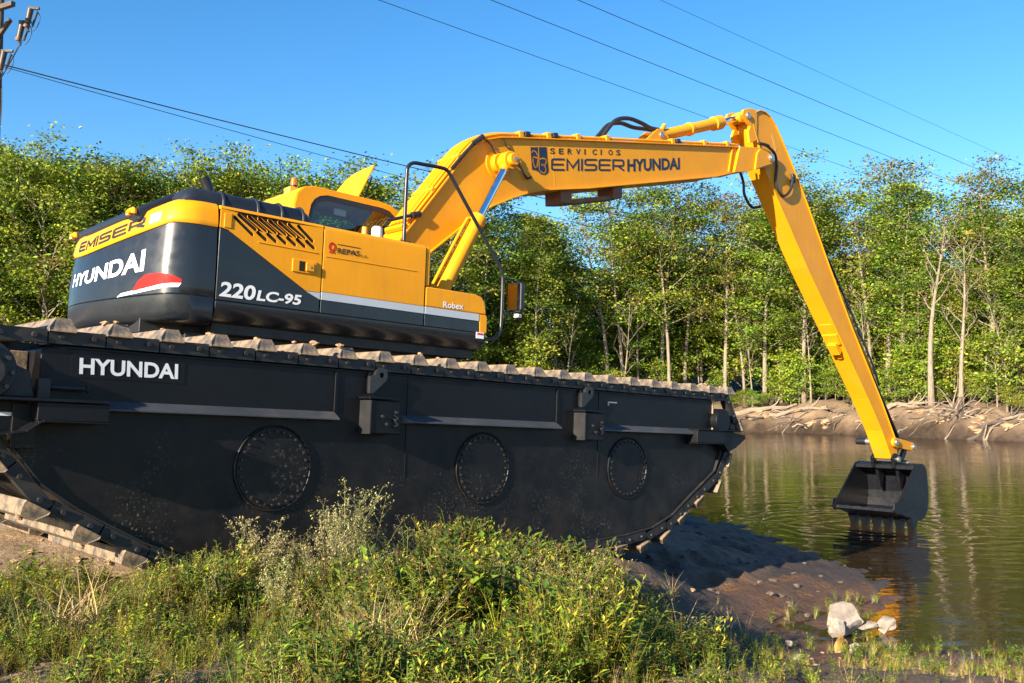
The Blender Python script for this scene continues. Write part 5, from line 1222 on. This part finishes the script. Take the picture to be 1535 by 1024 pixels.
def proto_seed(seed, stems, n, pal, tw=.35):
    """airy seed-head bush: forking hair stems hung with tiny pale seeds"""
    r_ = random.Random(seed); lb = LB()
    for k in range(stems):
        a = r_.uniform(0, 6.28); h = r_.uniform(.6, 1.); ln_ = r_.uniform(.05, tw)
        pts = [np.array([math.cos(a) * (.02 + ln_ * t * t * h), math.sin(a) * (.02 + ln_ * t * t * h), h * t - .02]) for t in (0, .35, .7, 1.)]
        lb.stem(pts, .005, jit((.22, .21, .08), r_))
        for j in range(n):
            t = .35 + .65 * r_.random(); i = min(2, int(t * 3)); p = pts[i] * (1 - (t * 3 - i)) + pts[i + 1] * (t * 3 - i)
            az = r_.uniform(0, 6.28); L_ = r_.uniform(.05, .17) * (1.25 - .6 * t); d = np.array([math.cos(az), math.sin(az), r_.uniform(.3, 1.5)]); d /= np.linalg.norm(d); q = p + d * L_
            lb.stem([p, q], .0022, jit((.26, .24, .10), r_))
            for m_ in range(6):
                lb.leaf(p + (q - p) * r_.uniform(.35, 1.05) + np.array([r_.gauss(0, .008) for _ in range(3)]), (r_.gauss(0, 1), r_.gauss(0, 1), r_.gauss(.4, .7)), r_.uniform(.012, .03), .010, np.array([0, 0, 1.]), jit(r_.choice(pal), r_, .3))
        for j in range(6):
            t = r_.uniform(.02, .5); p = pts[0] * (1 - t) + pts[3] * t; az = r_.uniform(0, 6.28); lb.leaf(p, (math.cos(az), math.sin(az), .5), .13, .028, np.array([0, 0, 1.]), jit(r_.choice((GA, GB)), r_))
    return lb.arr()
big_p = [proto_weed(6, 5, 11, (GA, GB, GDk), .24, .42, .12), proto_weed(7, 4, 13, (GB, GC, GA), .22, .34, .12)]
green_p = big_p + [proto_weed(1, 6, 15, (GA, GB, GC)), proto_weed(2, 5, 18, (GA, GDk, GB), .12, .35), proto_weed(3, 7, 12, (GB, GC, GB), .16, .22), proto_weed(4, 5, 14, (GDk, GA, GDk), .17, .42), proto_weed(5, 6, 16, (GB, GC, (.22, .20, .04)), .11, .3, tipc=(.34, .24, .10))]
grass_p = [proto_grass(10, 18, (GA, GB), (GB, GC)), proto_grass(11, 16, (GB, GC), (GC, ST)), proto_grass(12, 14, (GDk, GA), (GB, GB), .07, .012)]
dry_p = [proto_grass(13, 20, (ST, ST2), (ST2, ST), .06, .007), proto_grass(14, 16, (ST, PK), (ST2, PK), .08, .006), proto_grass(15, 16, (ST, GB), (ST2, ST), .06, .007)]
def s_n(X, Y): return (X - MO.x) * axh[0] + (Y - MO.y) * axh[1], (X - MO.x) * nrh[0] + (Y - MO.y) * nrh[1]
def scatter(name, protos, XY, Hh, label, cat):
    Vs, Ts, Cs = [], [], []; o = 0; X, Y = XY[:, 0], XY[:, 1]; Z = ground_h(X, Y); which = fg.integers(0, len(protos), len(X)); az = fg.uniform(0, 6.283, len(X))
    tilt = fg.normal(0, .13, (len(X), 2)); tint = fg.uniform(.75, 1.25, (len(X), 1)); warm = fg.uniform(-.15, .2, len(X))
    for k, (v, t, c) in enumerate(protos):
        for i in np.nonzero(which == k)[0]:
            ca_, sa_ = math.cos(az[i]), math.sin(az[i]); h = Hh[i]; q = v * h; wd = 1.0
            xx = (q[:, 0] * ca_ - q[:, 1] * sa_) + tilt[i, 0] * q[:, 2]; yy = (q[:, 0] * sa_ + q[:, 1] * ca_) + tilt[i, 1] * q[:, 2]
            Vs.append(np.stack([xx + X[i], yy + Y[i], q[:, 2] + Z[i]], 1)); Ts.append(t + o); o += len(v)
            Cs.append(np.clip(c * tint[i] * np.array([1 + warm[i], 1, 1 - warm[i]]), 0, .8))
    me = mesh_np(name, np.concatenate(Vs), np.concatenate(Ts), np.concatenate(Cs), 'weed_leaf')
    return tag(put(name, me), label, cat, None, 'stuff'), o
def cand(n, x0, x1, y0, y1):
    return np.stack([fg.uniform(x0, x1, n), fg.uniform(y0, y1, n)], 1)
XY = cand(30000, -6.2, 6.0, 4.3, 12.0); X, Y = XY[:, 0], XY[:, 1]
infr = np.abs(X) < Y * .57 + .4
s_, n_ = s_n(X, Y); pd_ = pond_sd(X, Y); gh = ground_h(X, Y)
patch = fbm(X, Y, 1.1, 3)
# how thick it grows: thick in the middle of the foreground, thin on the trampled sand at the left, sparse by the water
den = sstep(.35, .8, n_ + patch * .35) * sstep(.05, .8, pd_ + patch * .5)
den = np.where(s_ < -2.6, sstep(-.25, .5, n_ + patch * .5 - np.interp(s_, [-5, -4.1, -3.4, -2.6], [-2.2, -1.0, -.15, .35])) * sstep(-.5, .1, n_ + 1.2 * (s_ < -3.6)) * .85, den)
den = den * np.interp(X - .12 * (Y - 8), [.7, 1.7], [1., .2]) * (.25 + .75 * sstep(-.42, .0, fbm(X + 9, Y + 5, 2.0, 2)))
keep = infr & (fg.random(len(X)) < den) & (gh > .05)
XYg = XY[keep]; s_, n_ = s_[keep], n_[keep]; pd_ = pd_[keep]; pt_ = patch[keep]
hprof = np.interp(s_, [-5, -3.2, -2.4, -1.5, -.3, 1.0], [.30, .30, .38, .50, .44, .44]) * np.interp(s_ + .6 * n_, [1.3, 1.9, 2.7, 3.8], [1., .62, .36, .24]) * np.interp(n_, [.3, .9, 1.8, 3.0, 4.5], [.6, 1.0, .95, .85, .85]) * np.interp(pd_, [0, .8, 2.0, 3.4], [.3, .45, .8, 1.0])
mound = fbm(XYg[:, 0] + 40, XYg[:, 1], 1.5, 2)
hprof = hprof * np.interp(XYg[:, 0], [.7, 1.5], [1., .30]) * 1.15
hh = hprof * fg.uniform(.6, 1.25, len(s_)) * np.clip(.85 + 1.9 * mound, .3, 1.6)
hh = np.minimum(hh, .70)
kind = fg.random(len(s_)); dryness = np.clip(.20 + .9 * pt_ + np.interp(s_ + .5 * n_, [1.2, 2.4, 3.5], [0, .35, .55]), 0.05, .8)
isdry = kind < dryness * .5; isgrass = (~isdry) & (kind > .82); isw = ~(isdry | isgrass)
scatter('weeds', green_p, XYg[isw], hh[isw], 'thick green leafy weeds covering the bank in front of the pontoon', 'weeds')
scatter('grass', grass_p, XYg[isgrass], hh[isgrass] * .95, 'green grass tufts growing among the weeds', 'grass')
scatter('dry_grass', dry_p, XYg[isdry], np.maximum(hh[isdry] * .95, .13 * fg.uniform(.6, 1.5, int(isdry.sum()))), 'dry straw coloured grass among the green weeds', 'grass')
# short sprigs at the water's edge and on the strip at the lower right
XY = cand(5200, 1.6, 6.2, 7.2, 12.5); X, Y = XY[:, 0], XY[:, 1]; gh = ground_h(X, Y); pt_ = fbm(X, Y, 1.6, 3)
k = (gh > -.15) & (gh < .34) & (np.abs(X) < Y * .57 + .3) & (fg.random(len(X)) < np.where(Y < 9.7, .75, .34) * sstep(-.2, .25, pt_)) & (s_n(X, Y)[1] > 1.0)
scatter('shore_grass', grass_p + dry_p[:2] + green_p[:2], XY[k], fg.uniform(.07, .22, int(k.sum())), 'short sprigs of grass along the muddy edge and puddles', 'grass')
k = (s_ > -3.2) & (s_ < .9) & (n_ > .45) & (n_ < 2.6) & (fg.random(len(s_)) < .05)
small_seed = [proto_seed(35, 6, 14, ((.42, .40, .16), (.36, .36, .13), (.48, .38, .20)), .5), proto_seed(36, 5, 14, ((.40, .30, .16), (.46, .36, .18)), .55)]
scatter('seed_heads', small_seed, XYg[k], np.clip(hprof[k] * 1.25, .2, .6), 'pale seed heads standing up through the green weeds', 'weeds')
# tall weeds one can pick out against the black hull
def at_col(u, n):
    k = col_dir(u); Yv = (n + MO.x * nrh[0] + MO.y * nrh[1]) / (k * nrh[0] + nrh[1]); return k * Yv, Yv
seedp = [proto_seed(31, 13, 26, ((.40, .38, .17), (.34, .34, .13), (.45, .36, .20))), proto_seed(32, 12, 24, ((.38, .36, .15), (.30, .33, .12), (.46, .38, .22)), .45)]
def weed_thing(name, arrs, u, n, h, label, group, cat='weed'):
    x, y = at_col(u, n); o = None
    v, t, c = arrs
    me = mesh_np(name, v * h * np.array([1.25 if name == 'seeding_weed' else 1., 1.25 if name == 'seeding_weed' else 1., 1.]), t, c * fr.uniform(.85, 1.15), 'weed_leaf'); o = put(name, me); o.location = (x, y, gz(x, y)); o.rotation_euler = (fr.gauss(0, .05), fr.gauss(0, .05), fr.uniform(0, 6.28))
    return tag(o, label, cat, group)
for k, (u, n, h, lab) in enumerate(((398, .75, .72, 'pale seeding weed in front of the large left hatch'), (452, .9, .52, 'pale seeding weed below the right rim of the large left hatch'), (520, .85, .95, 'tallest pale seeding weed, against the dark hull between two hatches'), (556, 1.0, .84, 'pale seeding weed just right of the tallest one'), (585, .8, .50, 'small pale seeding weed at the right end of the seeding clump'), (318, 1.0, .40, 'low pale seeding weed nearest the rear track'), (425, 1.3, .60, 'pale seeding weed in front, between the two tall clumps'), (498, 1.3, .84, 'pale seeding weed just left of the tallest one'), (540, 1.5, .66, 'pale seeding weed in front of the tallest one'), (350, .9, .42, 'low pale seeding weed at the left end of the seeding clump'))):
    weed_thing('seeding_weed', seedp[k % 2], u, n, h, lab, 'pale seeding weeds before the hull')
tallp = [proto_weed(41, 4, 30, (GB, GC, GA), .13, .2, .06, (.36, .27, .08)), proto_weed(42, 3, 26, (GC, GB, (.25, .24, .05)), .15, .18, .05, (.36, .21, .12)), proto_weed(43, 5, 24, (GA, GB, GC), .14, .24, .08, (.40, .30, .06))]
cols = [622, 655, 690, 712, 735, 757, 780, 802, 826, 846, 868, 886, 905, 300, 330, 940, 985]
cols.sort()
for k, u in enumerate(cols):
    h = float(np.interp(u, [290, 340, 600, 690, 740, 800, 850, 900, 950, 1000], [.30, .34, .40, .50, .62, .62, .62, .55, .36, .28])) * fr.uniform(.85, 1.12)
    weed_thing('flowering_weed', tallp[k % 3], u, fr.uniform(.75, 1.25), h, '%s upright green stalk from the left standing before the dark hull' % ORD[k], 'upright green weeds before the hull')
for k, (u, v) in enumerate(((575, 960), (598, 985), (622, 955), (556, 1005), (612, 1012), (590, 1030), (640, 1000), (88, 1000), (135, 985), (1085, 880), (1120, 890), (1010, 870))):
    hgt = .95 if u < 700 else .55; Yv = (CAM_Z - hgt) * 1400 / (v - 600); x = col_dir(u) * Yv
    for j in range(4 if u < 700 else 1):
        v_, t_, c_ = dry_p[j % 3]; me = mesh_np('straw_tuft', v_ * fr.uniform(.42, .60) * np.array([1.5, 1.5, .9]), t_, c_ * 1.1, 'weed_leaf'); o = put('straw_tuft', me); xx, yy = x + fr.uniform(-.12, .12), Yv + fr.uniform(-.1, .1)
        o.location = (xx, yy, gz(xx, yy)); o.rotation_euler = (0, 0, fr.uniform(0, 6)); tag(o, 'drooping tuft of dry straw low in the foreground weeds' if u < 700 else 'dry brown tuft at the edge of the shaded mud', 'straw tuft', 'straw tufts low in the foreground' if u < 700 else 'dry tufts by the shaded mud')

# ---------------------------------------------------------------- litter and stones by the water
def crumple(seed, size, flat=.7, cuts=3):
    r_ = random.Random(seed); bm_ = bmesh.new(); bmesh.ops.create_icosphere(bm_, subdivisions=cuts, radius=1)
    dirs = [(Vector((r_.gauss(0, 1), r_.gauss(0, 1), r_.gauss(0, 1))).normalized(), r_.uniform(.38, .85)) for _ in range(22)]
    fa, fb = Vector((r_.gauss(0, 1), r_.gauss(0, 1), r_.gauss(0, 1))) * 2.2, Vector((r_.gauss(0, 1), r_.gauss(0, 1), r_.gauss(0, 1))) * 3.2
    for v_ in bm_.verts:
        p = v_.co.copy()
        for d, l in dirs:
            q = p.dot(d)
            if q > l: p -= d * (q - l)
        p *= 1.25 + .28 * abs(math.sin(p.dot(fa) + seed)) - .22 * abs(math.sin(p.dot(fb))) + r_.uniform(-.03, .03); v_.co = Vector((p.x * size[0], p.y * size[1], p.z * size[2]))
    me_ = bpy.data.meshes.new('rock'); bm_.to_mesh(me_); bm_.free(); return me_
def stone(name, seed, u, v, z0, size, mat, label, cat, rz=0, group=None):
    Yv = (CAM_Z - z0) * 1400 / (v - 600); x = col_dir(u) * Yv; me = crumple(seed, size); me.materials.append(MATS[mat]); me.set_sharp_from_angle(angle=R(25))
    o = put(name, me); o.location = (x, Yv, max(gz(x, Yv), -.03) + size[2] * .55); o.rotation_euler = (fr.uniform(-.2, .2), fr.uniform(-.2, .2), rz); return tag(o, label, cat, group)
stone('white_stone', 1, 1262, 930, .03, (.20, .17, .20), 'stone_white', 'large pale angular stone at the edge of the puddle', 'stone', .4)
stone('white_stone', 2, 1243, 936, .03, (.13, .10, .10), 'stone_white', 'small pale stone leaning on the left of the large pale stone', 'stone', 1.)
stone('white_stone', 3, 1318, 928, .02, (.13, .11, .10), 'stone_white', 'pale stone standing alone to the right of the large one', 'stone', 2.)
stone('white_stone', 4, 1292, 930, .02, (.14, .06, .05), 'stone_white', 'flat pale stone between the large stone and the lone one', 'stone', .2)
stone('orange_stone', 5, 1252, 962, .0, (.10, .07, .11), 'stone_orange', 'rust orange stone in the puddle below the large pale stone', 'stone', .6)
stone('white_stone', 6, 1272, 968, .0, (.075, .06, .07), 'stone_white', 'pale round stone in the puddle beside the rust orange stone', 'stone', .6)
stone('orange_stone', 7, 1322, 974, .0, (.07, .05, .035), 'stone_orange', 'flat orange stone at the near side of the puddle', 'stone', .6)
stone('white_stone', 8, 1175, 950, .05, (.05, .04, .05), 'stone_white', 'small pale stone at the left end of the puddle', 'stone', .2)
stone('white_stone', 9, 1187, 975, .1, (.06, .05, .04), 'stone_white', 'small pale stone in the grass below the puddle', 'stone', .2)
stone('plastic_scrap', 10, 707, 1003, .95, (.09, .05, .05), 'plastic_blue', 'bluish plastic scrap in the weeds at the bottom centre', 'litter', .4)
stone('paper_scrap', 11, 297, 872, 1.05, (.06, .03, .05), 'white_paint', 'white scrap of litter by the rear of the track', 'litter', .9)
Yv = (CAM_Z - .42) * 1400 / 366.; x = col_dir(1045) * Yv
mb = MB(); a = Vector((x - .16, Yv + .10, gz(x, Yv) + .10)); b_ = Vector((x + .17, Yv - .06, gz(x, Yv) + .05)); mb.tube([a, a.lerp(b_, .4) + Vector((0, 0, .015)), b_], [.055, .062, .05], 12)
tag(mb.build('cut_log', 'driftwood', bevel=.006), 'short weathered log lying in the grass at the lower right', 'log')
sr = random.Random(77)
for k in range(60):
    u, v = sr.uniform(930, 1500), sr.uniform(850, 1015); Yv = (CAM_Z - .15) * 1400 / (v - 600); x = col_dir(u) * Yv; g_ = gz(x, Yv)
    if g_ < -.02 or s_n(x, Yv)[1] < .3: continue
    o = put('pebble', clumps[k % 4], None, Matrix.Translation((x, Yv, g_ + .01)) @ Matrix.Rotation(sr.uniform(0, 6), 4, 'Z') @ Matrix.Scale(sr.uniform(.3, .8), 4)); tag(o, 'small brown clod on the mud by the water', 'clod', 'small clods on the near mud')
dark_clod = [me_.copy() for me_ in clumps]
for me_ in dark_clod: me_.materials[0] = MATS['driftwood_dark']
for k in range(110):
    s0_, n0_ = sr.uniform(2.2, 8.5), sr.uniform(-3.0, 1.3); x = MO.x + axh[0] * s0_ + nrh[0] * n0_; yv = MO.y + axh[1] * s0_ + nrh[1] * n0_; g_ = gz(x, yv)
    if g_ < -.08: continue
    o = put('mud_clod', dark_clod[k % 4], None, Matrix.Translation((x, yv, g_ + .01)) @ Matrix.Rotation(sr.uniform(0, 6), 4, 'Z') @ Matrix.Scale(sr.uniform(.3, 1.2), 4)); tag(o, 'dark wet clod on the churned mud ahead of the bow', 'clod', 'wet clods ahead of the bow')
for k in range(26):
    u, v = sr.uniform(0, 330), sr.uniform(800, 905); Yv = (CAM_Z - 1.1) * 1400 / (v - 600); x = col_dir(u) * Yv
    o = put('clod', clumps[k % 4], None, Matrix.Translation((x, Yv, gz(x, Yv) + .015)) @ Matrix.Rotation(sr.uniform(0, 6), 4, 'Z') @ Matrix.Scale(sr.uniform(.25, .8), 4)); tag(o, 'dry sandy clod on the ground by the rear track', 'clod', 'sandy clods by the rear track')
